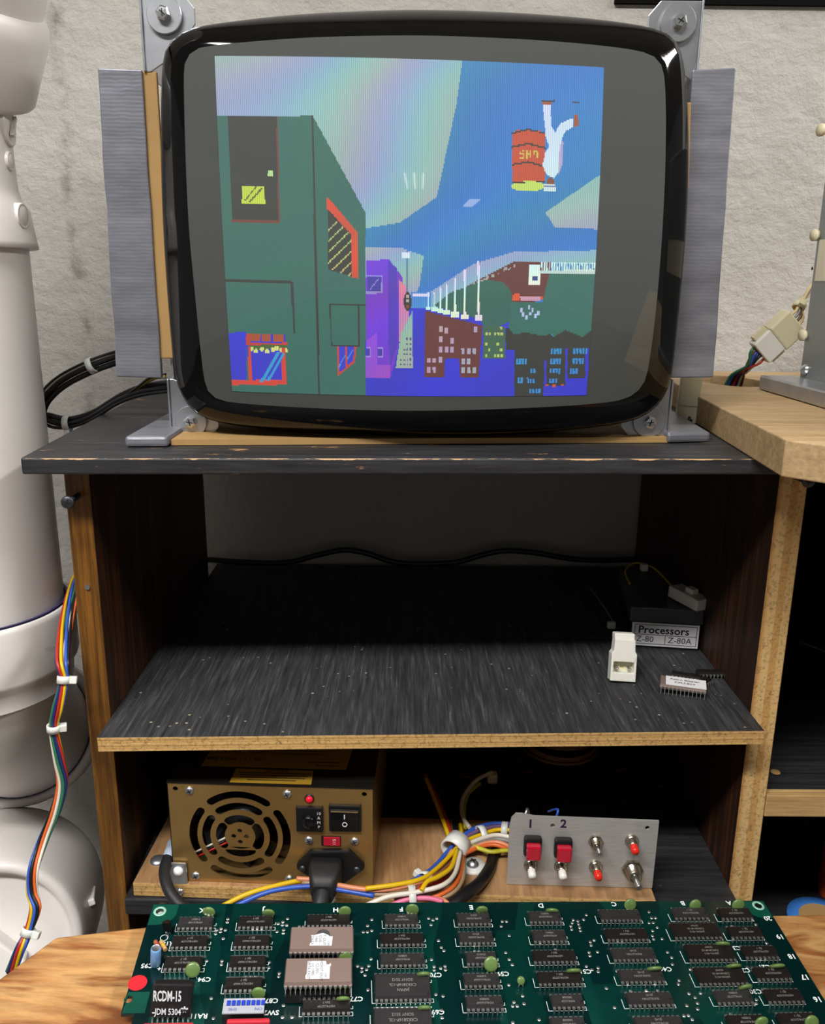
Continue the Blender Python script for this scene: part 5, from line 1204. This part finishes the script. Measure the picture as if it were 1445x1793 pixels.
# bright copper corners round the fixing holes
for i, p in enumerate(HL):
    q = pc(*p); e = MB(); n = 20; R_ = 0.0090
    if i == 2: loop = [(0.0004, q.y + 0.004)] + [(0.0105, q.y + 0.004), (0.0105, n1_.y + 0.0004), (0.0004, n1_.y + 0.0004)]
    else:
        sx = 1 if i == 0 else -1; x0 = 0.0004 if i == 0 else WP - 0.0004
        loop = [(x0, -0.0004)] + [(x0 + sx * (abs(q.x - x0) + R_ * math.sin(a)), -0.0004 - (abs(q.y) + R_ * math.cos(a) - 0.0004)) for a in [PI / 2 * k / 10 for k in range(10, -1, -1)]] + [(x0, -0.0004 - (abs(q.y) + R_ - 0.0004))]
        loop[1] = (loop[1][0], -0.0004)
    hl_ = [(q.x + 0.0021 * math.cos(2 * PI * k / 14), q.y + 0.0021 * math.sin(2 * PI * k / 14)) for k in range(14)]
    plate(e, loop, [hl_], Matrix.Translation((0, 0, 0.00006)), 0.00004); e.build('copper_corner', 'pcb_copper_green', pcb, world=False)
    if i < 2: MB().lathe([(0.0020, 0.0001), (0.0021, 0.0003), (0.0032, 0.0003), (0.0033, 0.0001)], Matrix.Translation((q.x, q.y, 0)), 20).build('hole_ring', 'pcb_ring', pcb, world=False)
for x, y in ((0.006, -0.006), (WP - 0.006, -0.006), (0.03, -0.2), (WP - 0.02, -0.2)):
    MB().lathe([(0.0001, HB + 0.0002), (0.003, HB + 0.0002), (0.003, -0.0016), (0.0001, -0.0016)], Matrix.Translation((x, y, 0)), 12).build('standoff', 'nylon_white', pcb, world=False)

SILK = MB()
HIT = ['HD74LS194AP', '@ 5J37']
CHIPS = [  # left and right front pin feet in the photograph, pins, row, printing
 (313, 1635.5, 368, 1634, 16, 0, ['M74LS174P', '518S01']), (302.6, 1669, 358, 1668, 16, 0, ['HD74LS157P', '5J1 7']), (289.5, 1706.8, 348, 1706, 16, 0, ['HD74LS157P', '5J1 7']),
 (419.5, 1633, 473.6, 1633, 16, 0, ['HD74LS194AP', '5J3 7']), (412, 1667.6, 467.4, 1667.6, 16, 0, ['HD74LS194AP', '5J3 7']), (404, 1705, 460.6, 1705, 16, 0, ['HD74LS194AP', '5J3 7']), (394.7, 1744, 455, 1744, 16, 0, ['HD74LS194AP', '5J3 7']),
 (541, 1630, 609, 1630, 20, 0, ['HD74LS273P', '5E4 7']), (532, 1784.5, 609.4, 1783.7, 20, 0, ['HD74LS273P', '5E4 7']),
 (677.3, 1629, 729.5, 1629, 16, 0, ['M74LS175P', '518001']), (669, 1664, 739, 1662.7, 20, 0, ['HD74LS273P', '5E4 7']), (669.8, 1700.6, 740.7, 1699.4, 20, 0, ['M74LS245P', '508002']),
 (660, 1761.5, 752, 1760, 24, 2, ['JAPAN', 'CXK5816P-12L', 'SONY 5S12']), (658, 1826, 756, 1824, 24, 2, ['JAPAN', 'CXK5816P-12L', 'SONY 5S12']),
 (804.3, 1627, 856.5, 1627, 16, 0, ['SN74LS365N', 'J521S']), (807.4, 1661.4, 862, 1660, 16, 0, ['SN74LS365N', 'J521S']), (820, 1697.5, 868, 1697, 14, 0, ['M74LS08P', '5S4010']), (816, 1736.7, 873, 1736, 16, 0, ['M74LS163AP', '545004']), (820, 1778, 879.5, 1777, 16, 0, ['M74LS163AP', '545004']),
 (930, 1624, 982, 1623.5, 16, 0, ['M74LS367P', '508051']), (937.3, 1658.3, 990.8, 1657.3, 16, 0, ['M74LS367P', '508051']), (937.3, 1694.6, 1008, 1693.4, 20, 0, ['HD74LS273P', '5E4 1']), (946, 1733.6, 1018.8, 1732, 20, 0, ['HD74LS273P', '5E4 1']), (970.3, 1774.6, 1021.3, 1774, 14, 0, ['M74LS32P', '545008']), (970, 1816, 1024, 1815, 14, 0, ['M74LS32P', '545008']),
 (1055, 1620.8, 1120.7, 1619.8, 20, 0, None), (1066, 1655.3, 1133.4, 1654, 20, 0, ['HD74LS273P', '5E4 1']), (1077.3, 1691, 1147, 1689.6, 20, 0, ['SN74LS374N', 'J514S']), (1089.8, 1729.8, 1162.3, 1728.4, 20, 0, ['SN74LS374N', 'J514S']), (1103.5, 1770.8, 1178.2, 1769.3, 20, 0, ['SN74LS374N', 'J514S']), (1118, 1815, 1196, 1813, 20, 0, ['SN74LS374N', 'J514S']),
 (1184.7, 1618, 1237.5, 1615.5, 16, 0, ['SN74LS157N', '5J1 1']), (1184.7, 1652.7, 1260.6, 1649, 22, 1, ['JAPAN 4S12', 'CXK5814P-35', 'SONY']), (1210.3, 1691.8, 1286, 1687.9, 22, 1, ['JAPAN 4S12', 'CXK5814P-35', 'SONY']), (1228, 1734, 1307, 1729.7, 22, 1, ['JAPAN 4S12', 'CXK5814P-35', 'SONY']), (1259.7, 1766.8, 1317, 1765, 16, 0, ['M74LS175P', '518001']), (1282, 1812, 1342, 1810, 16, 0, ['M74LS175P', '518001']),
 (1265.9, 1617.3, 1316, 1616.8, 16, 0, ['HD74LS157P', '5J1 1']), (1282.6, 1650.8, 1334.7, 1650, 16, 0, ['HD74LS157P', '5J1 1']), (1308.2, 1686.5, 1361, 1684.7, 16, 0, ['HD74LS157P', '5J1 1']), (1328.5, 1724.4, 1384, 1723.5, 16, 0, ['HD74LS157P', '5J1 1']), (1348, 1764.6, 1406, 1763.2, 16, 0, ['HD74LS157P', '5J1 1']), (1372, 1808, 1432, 1806, 16, 0, ['HD74LS157P', '5J1 1'])]
RAT = []
for x0, y0, x1, y1, n, rw, tx_ in CHIPS:
    l, r = pc(x0, y0), pc(x1, y1); row = (0.00762, 0.01016, 0.01524)[rw]
    RAT.append((r.x - l.x) / ((n / 2 - 1) * 0.00254))
    cx_, cy_ = (l.x + r.x) / 2, (l.y + r.y) / 2 + row / 2 + 0.0002
    k = min(1.12, max(0.9, RAT[-1]))
    chip(pcb, Matrix.Translation((cx_, cy_, 0)) @ Matrix.Diagonal((k, 1, 1, 1)), n, row, tx_, 'chip_dark' if rw == 1 or x0 > 1262 or (tx_ and tx_[0].startswith('HD')) else 'chip_black', 0.0023 if rw == 2 else 0.00165, 0.0034, 0.0009)
    Lh = (r.x - l.x) / 2 + 0.0022; w_ = 0.00015; f_, b_ = cy_ - row / 2 + 0.0016, cy_ + row / 2 - 0.0012
    lbox(SILK, cx_ - Lh - w_, f_ - 0.0006, cx_ - Lh + w_, b_); lbox(SILK, cx_ - Lh, f_ - 0.0006, cx_ + Lh, f_ - 0.00035)
    lbox(SILK, cx_ + Lh - w_, f_ - 0.0006, cx_ + Lh + w_, f_ + 0.0016); lbox(SILK, cx_ + Lh - w_, b_ - 0.0016, cx_ + Lh + w_, b_); lbox(SILK, cx_ + Lh - 0.0010, f_ + 0.0014, cx_ + Lh, f_ + 0.0017); lbox(SILK, cx_ + Lh - 0.0010, b_ - 0.0017, cx_ + Lh, b_ - 0.0014)
print('chip pitch ratio', sum(RAT) / len(RAT))
# socketed ceramic memory chips with torn paper labels
mat('paper_torn', 'd3d6da', 0.6, var=0.08, vscale=300); mat('foil', 'c9ccd0', 0.25, metal=0.9, var=0.3, vscale=700)
def eprom(tl, tr, bl, br, label_px, silver=None):
    ht_ = 0.0112; P = [pc(*p, ht_) for p in (tl, tr, bl, br)]; c = sum(P, Vector()) / 4; Lx_ = (P[1].x - P[0].x + P[3].x - P[2].x) / 2
    k = Lx_ / (14 * 0.00254 - 0.0006)
    s = MB(); lx = Lx_ / 2 - 0.0008
    s.box((c.x - lx, c.y - 0.0088, 0.0008), (c.x + lx, c.y - 0.0060, 0.0054)).box((c.x - lx, c.y + 0.0060, 0.0008), (c.x + lx, c.y + 0.0088, 0.0054))
    for x in (-1, 0, 1): s.box((c.x + x * (lx - 0.001) - 0.001, c.y - 0.006, 0.0012), (c.x + x * (lx - 0.001) + 0.001, c.y + 0.006, 0.0040))
    so = s.build('chip_socket', 'chip_socket', pcb, world=False)
    o = chip(pcb, Matrix.Translation((c.x, c.y, 0.0038)) @ Matrix.Diagonal((k, 1, 1, 1)), 28, 0.01524, None, 'chip_ceramic', 0.002, 0.0036, 0.0038, True, True, 'eprom_chip', 'brown ceramic memory chip with a torn paper label')
    W0 = MPC @ Matrix.Translation((c.x, c.y, 0.0038)) @ Matrix.Diagonal((k, 1, 1, 1)); WI = W0.inverted()
    def top_l(px, py): return WI @ (MPC @ pc(px, py, ht_ + 0.00002))
    Q = [top_l(*p) for p in label_px]; z = 0.0075
    lb = MB().prism([(q.x, q.y, z) for q in Q], (0, 0, 0.0001)).build('paper_label', 'paper_torn', o, world=False)
    return o, top_l, z
def eprint(o, top_l, z, items):
    t = MB()
    for s, px, py, sz in items: q = top_l(px, py); put_text(t, s, sz, Matrix.Translation((q.x, q.y, z + 0.00013)) @ Matrix.Rotation(-PI / 2, 4, 'Z'))
    t.build('label_printing', 'ink_grey', o, world=False)
e1, f1, z1 = eprom((510.5, 1626), (620.5, 1626.6), (505.5, 1658), (618.7, 1657.7), [(545, 1638), (551, 1638), (556, 1636), (566, 1634), (574, 1637), (578, 1640), (583, 1640), (581, 1656), (542, 1656), (543, 1652), (546, 1650)])
eprint(e1, f1, z1, [('DATA', 547, 1647, .0020), ('1985', 554, 1645, .0020), ('CU0-', 561, 1645, .0022), ('T OUT', 568, 1646, .0022), ('1W', 575, 1652, .0018)])
q = f1(566, 1637); MB().lathe([(0.0001, z1 + 0.00003), (0.0038, z1 + 0.00003)], Matrix.Translation((q.x, q.y - 0.0002, 0)), 24).build('erase_window', 'foil', e1, world=False)
e2, f2, z2 = eprom((501, 1682.6), (618, 1682), (497, 1715), (616, 1715), [(539, 1683), (571, 1683), (572, 1689), (576, 1689), (579, 1686.5), (580, 1690), (578, 1693), (577, 1714), (535, 1714.5), (534.5, 1709), (537, 1706)])
eprint(e2, f2, z2, [('DATA EAST', 541, 1698, .0021), ('(c) 1985', 548, 1698, .0021), ('CU00-', 555.5, 1697, .0023), ('SHOOT OUT', 563, 1698, .0022), ('1W', 570, 1708, .0018)])
a, b = pc(500, 1746), pc(616, 1744.5); lbox(SILK, a.x, a.y - 0.0005, b.x, a.y); lbox(SILK, b.x - 0.0004, a.y, b.x, a.y + 0.020)
a, b = pc(657, 1764), pc(756, 1762); lbox(SILK, a.x, a.y - 0.0006, b.x, a.y - 0.0001)
# disc capacitors
mat('cap_green', '5f7a40', 0.38, coat=0.2, var=0.12, vscale=200)
def capm(): pass
CAPS = [(366, 1597, 11, 8), (470, 1599, 11, 6), (603.8, 1596, 11, 8.5), (722, 1592.5, 11.3, 9), (844, 1593.6, 10.5, 6), (967, 1595, 11, 3), (1104, 1584, 10.5, 9.5), (1218, 1585, 10.5, 9), (1293, 1585, 11, 9.5), (337.5, 1698, 13, 14), (452.5, 1739, 12, 10), (605.6, 1676, 12, 9.5), (600.6, 1749, 12, 3), (742, 1706, 12, 3.4), (743, 1765, 12, 3.4), (860, 1688, 12.5, 13.6), (912.5, 1717, 7, 7), (1005, 1700, 13, 3), (1146.5, 1696.4, 13.5, 3.2), (1266, 1653, 12, 3), (1285, 1691.8, 13, 3.4), (1361, 1691.8, 13, 3.2), (1305.6, 1728.8, 12, 4.5), (1334, 1790, 12, 9), (1422, 1790, 12, 11)]
for x, y, rx, ry in CAPS:
    r = abs((pc(x + rx, y).x - pc(x - rx, y).x) / 2); ratio = min(0.99, ry / rx); ph = math.radians(-50) + math.asin(ratio)
    e = Vector((0, math.sin(ph), math.cos(ph))); nrm = Vector((1, 0, 0)).cross(e)
    hc2 = 0.0018 + r * abs(math.cos(ph)) * 0.95
    if y > 1670 and y < 1680: hc2 = 0.0065
    c = pc(x, y, hc2); yaw = random.uniform(-0.12, 0.12)
    Rm = Matrix.Translation(c) @ Matrix.Rotation(yaw, 4, 'Z') @ Matrix(((1, e.x, nrm.x, 0), (0, e.y, nrm.y, 0), (0, e.z, nrm.z, 0), (0, 0, 0, 1)))
    o = MB().lathe([(0.0001, -0.00105), (r * 0.6, -0.00095), (r * 0.88, -0.0007), (r * 0.985, -0.0003), (r, 0), (r * 0.985, 0.0003), (r * 0.88, 0.0007), (r * 0.6, 0.00095), (0.0001, 0.00105)], Rm, 24).build('disc_capacitor', 'cap_green', pcb, world=False)
    l_ = MB(); foot_ = c - Vector((0, math.sin(ph) * r * 0.6, 0))
    for s in (-1, 1):
        t0 = Rm @ Vector((s * r * 0.45, -r * 0.8, 0)); l_.tube([t0, Vector((c.x + s * r * 0.6, t0.y, 0.0))], 0.00025, 6, sub=0)
    l_.build('leads', 'pin_tin', o, world=False)
# letters, row numbers and part numbers, all printed upside down
def silk(s, px, py, sz, bold=0.02): q = pc(px, py); put_text(SILK, s, sz, Matrix.Translation((q.x, q.y, 0.0001)) @ Matrix.Rotation(PI, 4, 'Z'), bold)
for s, x, y in (('K', 354, 1594), ('J', 461, 1593), ('H', 588, 1593), ('F', 703, 1592), ('E', 825.4, 1588.7), ('D', 947, 1585.5), ('C', 1075.2, 1583), ('B', 1195.7, 1581.5), ('A', 1276.5, 1581), ('20', 1344.4, 1608), ('19', 1366, 1640), ('18', 1386.8, 1674.5), ('17', 1409.7, 1710.8), ('16', 1431.8, 1749.6)): silk(s, x, y, 0.0042, 0.03)
for s, x, y in (('C94', 358, 1715), ('C87', 476, 1752), ('C77', 624.5, 1749), ('C70', 763, 1707), ('C69', 767, 1772), ('C59', 881, 1705), ('C51', 1025, 1701), ('C44', 1166, 1697), ('C21', 1339, 1693), ('C30', 1323, 1736), ('C31', 1287, 1660), ('C2', 1306, 1699), ('SW2', 475, 1773), ('RA11', 348, 1779), ('R16', 294, 1652), ('C95', 258, 1691), ('+', 279, 1696)): silk(s, x, y, 0.0036, 0.02)
o = SILK.build('silkscreen', 'silk_white', pcb, world=False); tag(o, 'white printed lettering and chip outlines')
# tinned through holes
V4 = [(90, 322), (30, 410), (90, 478), (28, 497), (890, 305), (950, 328), (1005, 305), (925, 395), (1030, 618), (1070, 713), (1105, 760), (80, 877), (45, 975), (930, 885), (967, 983), (967, 1032), (1060, 1007), (1122, 980), (1128, 1030), (38, 1312), (992, 1375), (1093, 1400), (160, 1615), (635, 1603), (1073, 1600), (1080, 1705)]
V2 = [(555, 315), (547, 360), (460, 450), (397, 472), (520, 470), (450, 495), (383, 523), (490, 590), (473, 907), (465, 955), (255, 905), (1140, 922), (1133, 1000), (1262, 380), (1248, 493), (320, 1430), (355, 1712), (578, 1158), (895, 562), (955, 562), (1020, 562), (810, 1132), (880, 1132), (945, 1132)]
V3 = [(190, 310), (124, 355), (60, 378), (118, 400), (178, 402), (133, 468), (42, 492), (128, 513), (357, 420), (417, 420), (1318, 408), (1255, 498), (1315, 498), (75, 1078), (67, 1124), (1175, 978), (1235, 1002), (1302, 1027), (1235, 1053), (1280, 1105), (1332, 975), (1325, 1313), (515, 1462), (133, 1530), (118, 1697), (253, 1695)]
V5 = [(803, 348), (862, 348), (787, 417), (900, 548), (850, 787), (900, 883), (943, 957), (895, 1243), (1088, 1397), (967, 1485), (947, 1540), (1012, 1540), (1108, 1508), (950, 1772), (415, 770), (475, 770), (290, 1100), (565, 1410)]
V6 = [(1022, 257), (983, 322), (837, 327), (902, 343), (823, 370), (912, 388), (803, 415), (928, 435), (815, 460), (938, 480), (1130, 613), (1078, 637), (1090, 685), (1060, 783), (1180, 778), (1073, 833), (1022, 980), (1187, 1003), (1100, 1028), (1188, 1055), (125, 1397), (145, 1508), (48, 1540), (355, 1732), (405, 772), (588, 745)]
V7 = [(858, 215), (893, 300), (950, 300), (860, 370), (920, 367), (975, 433), (907, 480), (905, 550), (922, 597), (1042, 593), (463, 745), (522, 745), (1118, 780), (1178, 855), (1187, 950), (405, 1045), (600, 1328), (820, 1322), (980, 1322), (258, 1287), (1280, 1178), (1272, 1230), (1418, 1360), (1388, 1528), (373, 1557), (1348, 1670), (1412, 1668)]
V8 = [(758, 275), (772, 305), (865, 460), (905, 493), (523, 293), (675, 705), (108, 720), (850, 920), (765, 1022), (762, 1060), (95, 962), (157, 1000), (180, 1058), (73, 1080), (182, 1115), (45, 1182), (90, 1178), (128, 1218), (510, 1165), (210, 957)]
vb = MB()
for V_, x0, s in ((V4, 640, 8.04), (V2, 330, 8.04), (V3, 480, 8.04), (V5, 780, 8.04), (V6, 900, 8.04), (V7, 1030, 8.028), (V8, 1190, 5.667)):
    for x, y in V_:
        q = pc(x0 + x / s, 1570 + y / s); vb.lathe([(0.0001, 0.00030), (0.0005, 0.00026), (0.00085, 0.00012), (0.0009, 0.00003)], Matrix.Translation((q.x, q.y, 0)), 10)
tag(vb.build('solder_vias', 'pin_tin', pcb, world=False), 'small tinned through holes', kind='stuff')
# resin module standing on its pins
P0, P1 = pc(261, 1782, 0.004), pc(333, 1783, 0.004); um = (P1 - P0).normalized(); em = Vector((0, math.sin(0.30), math.cos(0.30))); nm = um.cross(em).normalized()
def onm(px, py): return IPC @ PPL(px, py, MPC @ P0, MPC.to_3x3() @ nm)
T0, T1 = onm(269, 1723), onm(338, 1724); back = -nm if nm.y < 0 else nm
P1 = onm(333, 1783)
mod = MB().prism([P0, P1, T1, T0], back * 0.0042).build('resin_module', mat('resin_black', '1b1a1c', 0.35, bump=0.3, bscale=160), pcb, world=False, bevel=0.0007); tag(mod, 'black resin module with white lettering')
t = MB(); Hm = (T0 - P0).length
Mm = Matrix(((um.x, em.x, -nm.x if nm.y > 0 else nm.x, 0), (um.y, em.y, -nm.y if nm.y > 0 else nm.y, 0), (um.z, em.z, -nm.z if nm.y > 0 else nm.z, 0), (0, 0, 0, 1)))
fo = (nm if nm.y < 0 else -nm) * 0.0001
def onmT(px, py): return Matrix.Translation(onm(px, py) + fo) @ Matrix(((um.x, em.x, nm.x, 0), (um.y, em.y, nm.y, 0), (um.z, em.z, nm.z, 0), (0, 0, 0, 1)))
put_text(t, 'RCDM-15', 0.0066, onmT(293, 1745), 0.025, sx=0.46); put_text(t, 'JDM 5304', 0.0040, onmT(294, 1772), 0.02, sx=0.72); put_text(t, '-', 0.004, onmT(269, 1772), 0.03); put_text(t, '*', 0.007, onmT(323, 1774), 0.03)
t.build('module_lettering', 'mark_white', mod, world=False)
t = MB()
for k in range(8):
    p = P0.lerp(P1, (k + 0.5) / 8) + back * 0.002; t.tube([p + em * 0.001, p, Vector((p.x, p.y - 0.001, 0.0))], 0.0006, 6, sub=0)
t.build('pins', 'pin_tin', mod, world=False)
# bank of slide switches
q = [pc(*p, 0.0072) for p in ((393, 1748), (464.5, 1747), (388, 1774), (462.5, 1774.5))]; sx0, sx1 = (q[0].x + q[2].x) / 2, (q[1].x + q[3].x) / 2; sy1, sy0 = (q[0].y + q[1].y) / 2, (q[2].y + q[3].y) / 2
dsw = MB().box((sx0, sy0, 0.0008), (sx1, sy1, 0.0066)).build('dip_switch', 'plastic_black', pcb, world=False); tag(dsw, 'grey topped bank of blue slide switches')
MB().box((sx0 + 0.0001, sy0 + 0.0001, 0.0066), (sx1 - 0.0001, sy1 - 0.0001, 0.0072)).build('switch_cover', mat('switch_grey', 'a9abb4', 0.5), dsw, world=False)
for k in range(8):
    x = sx0 + (sx1 - sx0) * (0.13 + 0.118 * k); MB().box((x - 0.0008, sy0 + 0.0040, 0.0068), (x + 0.0008, sy1 - 0.0016, 0.0078)).build('slider', mat('slider_blue', '2440b4', 0.35), dsw, world=False)
t = MB()
for x in (0.24, 0.86): put_text(t, 'ON' if x > 0.5 else 'SMK', 0.0022, Matrix.Translation((sx0 + (sx1 - sx0) * x, sy0 + 0.0022, 0.00726)) @ Matrix.Rotation(PI, 4, 'Z'))
t.build('marking', 'print_blue', dsw, world=False)
# red resistor networks
mat('network_red', 'c02836', 0.32, coat=0.3)
for (xa, ya), (xb, yb) in (((397, 1789), (473, 1787)), ((250, 1797), (339, 1796))):
    a, b = pc(xa, ya, 0.006), pc(xb, yb, 0.006); o = MB().bbox((a.x, a.y - 0.0012, 0.0010), (b.x, a.y + 0.0012, 0.0068), 0.0008).build('resistor_network', 'network_red', pcb, world=False)
    t = MB()
    for k in range(9): x = a.x + (b.x - a.x) * (k + 0.5) / 9; t.box((x - 0.0003, a.y - 0.0003, 0), (x + 0.0003, a.y + 0.0003, 0.0012))
    t.build('pins', 'pin_tin', o, world=False)
# transistor, resistors, blue electrolytic, red sticker
c = pc(295, 1639); Tm = Matrix.Translation((c.x, c.y, 0.0)) @ Matrix.Rotation(0.8, 4, 'Z') @ Matrix.Rotation(-0.25, 4, 'X')
tr_ = MB().prism([(0.0022 * math.cos(a), 0.0022 * math.sin(a) - 0.0004, 0.003) for a in [PI * 0.12 + PI * 0.76 * 0 + k * (PI * 1.24) / 10 - PI * 0.62 for k in range(11)]], (0, 0, 0.0048), M=Tm).build('transistor', 'plastic_black_gloss', pcb, world=False)
t = MB()
for k in (-1, 0, 1): t.tube([Tm @ Vector((k * 0.0008, 0, 0.003)), Tm @ Vector((k * 0.0012, 0, 0.0))], 0.00022, 6, sub=0)
t.build('leads', 'pin_tin', tr_, world=False)
p_ = MB(); c = pc(290, 1639.5)
p_.lathe([(0.0017, 0.0001), (0.0020, 0.0001)], Matrix.Translation((c.x - 0.0005, c.y - 0.001, 0)), 20); p_.build('transistor_outline', 'silk_white', pcb, world=False)
c = pc(271.5, 1693); ca = Matrix.Translation((c.x, c.y + 0.001, 0)) @ Matrix.Rotation(0.06, 4, 'Y')
el = MB().lathe([(0.0021, 0.0004), (0.0025, 0.0008), (0.0025, 0.0098), (0.0024, 0.0104), (0.0021, 0.0107)], ca, 24).build('electrolytic_capacitor', mat('cap_blue', '6fa3d6', 0.35, coat=0.3), pcb, world=False); tag(el, 'light blue electrolytic capacitor')
MB().lathe([(0.0001, 0.0105), (0.0019, 0.0105), (0.0021, 0.01069)], ca, 20).build('can_top', 'zinc', el, world=False)
for k, (x, y) in enumerate(((276, 1656), (286, 1656))):
    c = pc(x, y, 0.002); rs = MB().tube([c + Vector((-0.0016, 0.0026, 0)), c + Vector((-0.0008, 0.0012, 0.0002)), c + Vector((0.0008, -0.0012, 0.0002)), c + Vector((0.0016, -0.0026, 0))], lambda t: 0.0009 + 0.0002 * abs(2 * t - 1), 10).build('resistor', mat('resistor_tan', 'c29a62', 0.4) if k else mat('resistor_brown', 'a3583c', 0.4), pcb, world=False)
    MB().tube([c + Vector((-0.0003, 0.0005, 0.0002)), c + Vector((0.0003, -0.0005, 0.0002))], 0.00108, 10, sub=0).build('colour_band', 'wire_yellow' if k else 'wire_red', rs, world=False)
c = pc(241, 1721); tag(MB().lathe([(0.0001, 0.0001), (0.0044, 0.0001), (0.0044, 0.00002)], Matrix.Translation((c.x, c.y, 0)), 28, False).build('red_sticker', mat('sticker_red', 'd0202c', 0.5), pcb, world=False), 'round red sticker')

# ------------------------------------------------------------------ odds and ends in the right hand bay
ZR = 0.765
rim = PY(1428, 1588, 0.545); tb = thing('blue_tub', 'low tub with a bright blue rim behind the bench plank', 'tub', (rim.x, 0.545, ZR))
Mt = Matrix.Translation((rim.x, 0.545 - 0.012, 0)); zt_ = PY(1428, 1590, 0.545).z
MB().lathe([(0.022, ZR + 0.0003), (0.023, zt_ - 0.004), (0.0245, zt_ - 0.003), (0.0245, zt_), (0.016, zt_ + 0.0006)], Mt, 40).build('tub_body', mat('tub_blue', '3f7fd0', 0.4), tb)
MB().lathe([(0.0001, zt_ + 0.0004), (0.0165, zt_ + 0.0006)], Mt, 40).build('tub_contents', 'cardboard', tb)
hd = PY(1462, 1500, 0.60); th_ = thing('screwdriver', 'orange handled screwdriver standing in the dark right hand bay', 'screwdriver', (hd.x, hd.y, ZR))
MB().lathe([(0.0001, hd.z + 0.02), (0.006, hd.z + 0.019), (0.0095, hd.z + 0.01), (0.0095, hd.z - 0.03), (0.006, hd.z - 0.045)], Matrix.Translation((hd.x, hd.y, 0)), 20).build('handle', mat('handle_orange', 'c84a20', 0.4), th_)
MB().lathe([(0.003, hd.z - 0.044), (0.003, ZR + 0.0003)], Matrix.Translation((hd.x, hd.y, 0)), 12).build('shaft', 'steel_dark', th_)
c = PZ(1358, 1353, 0.9225); tag(MB().lathe([(0.0001, 0.0011), (0.003, 0.001), (0.0034, 0.0003)], Matrix.Translation((c.x, c.y, 0.9227)) @ Matrix.Rotation(0.0, 4, 'X'), 16).build('wood_chip', 'cardboard'), 'small round wood chip on the right hand black shelf', 'wood chip')
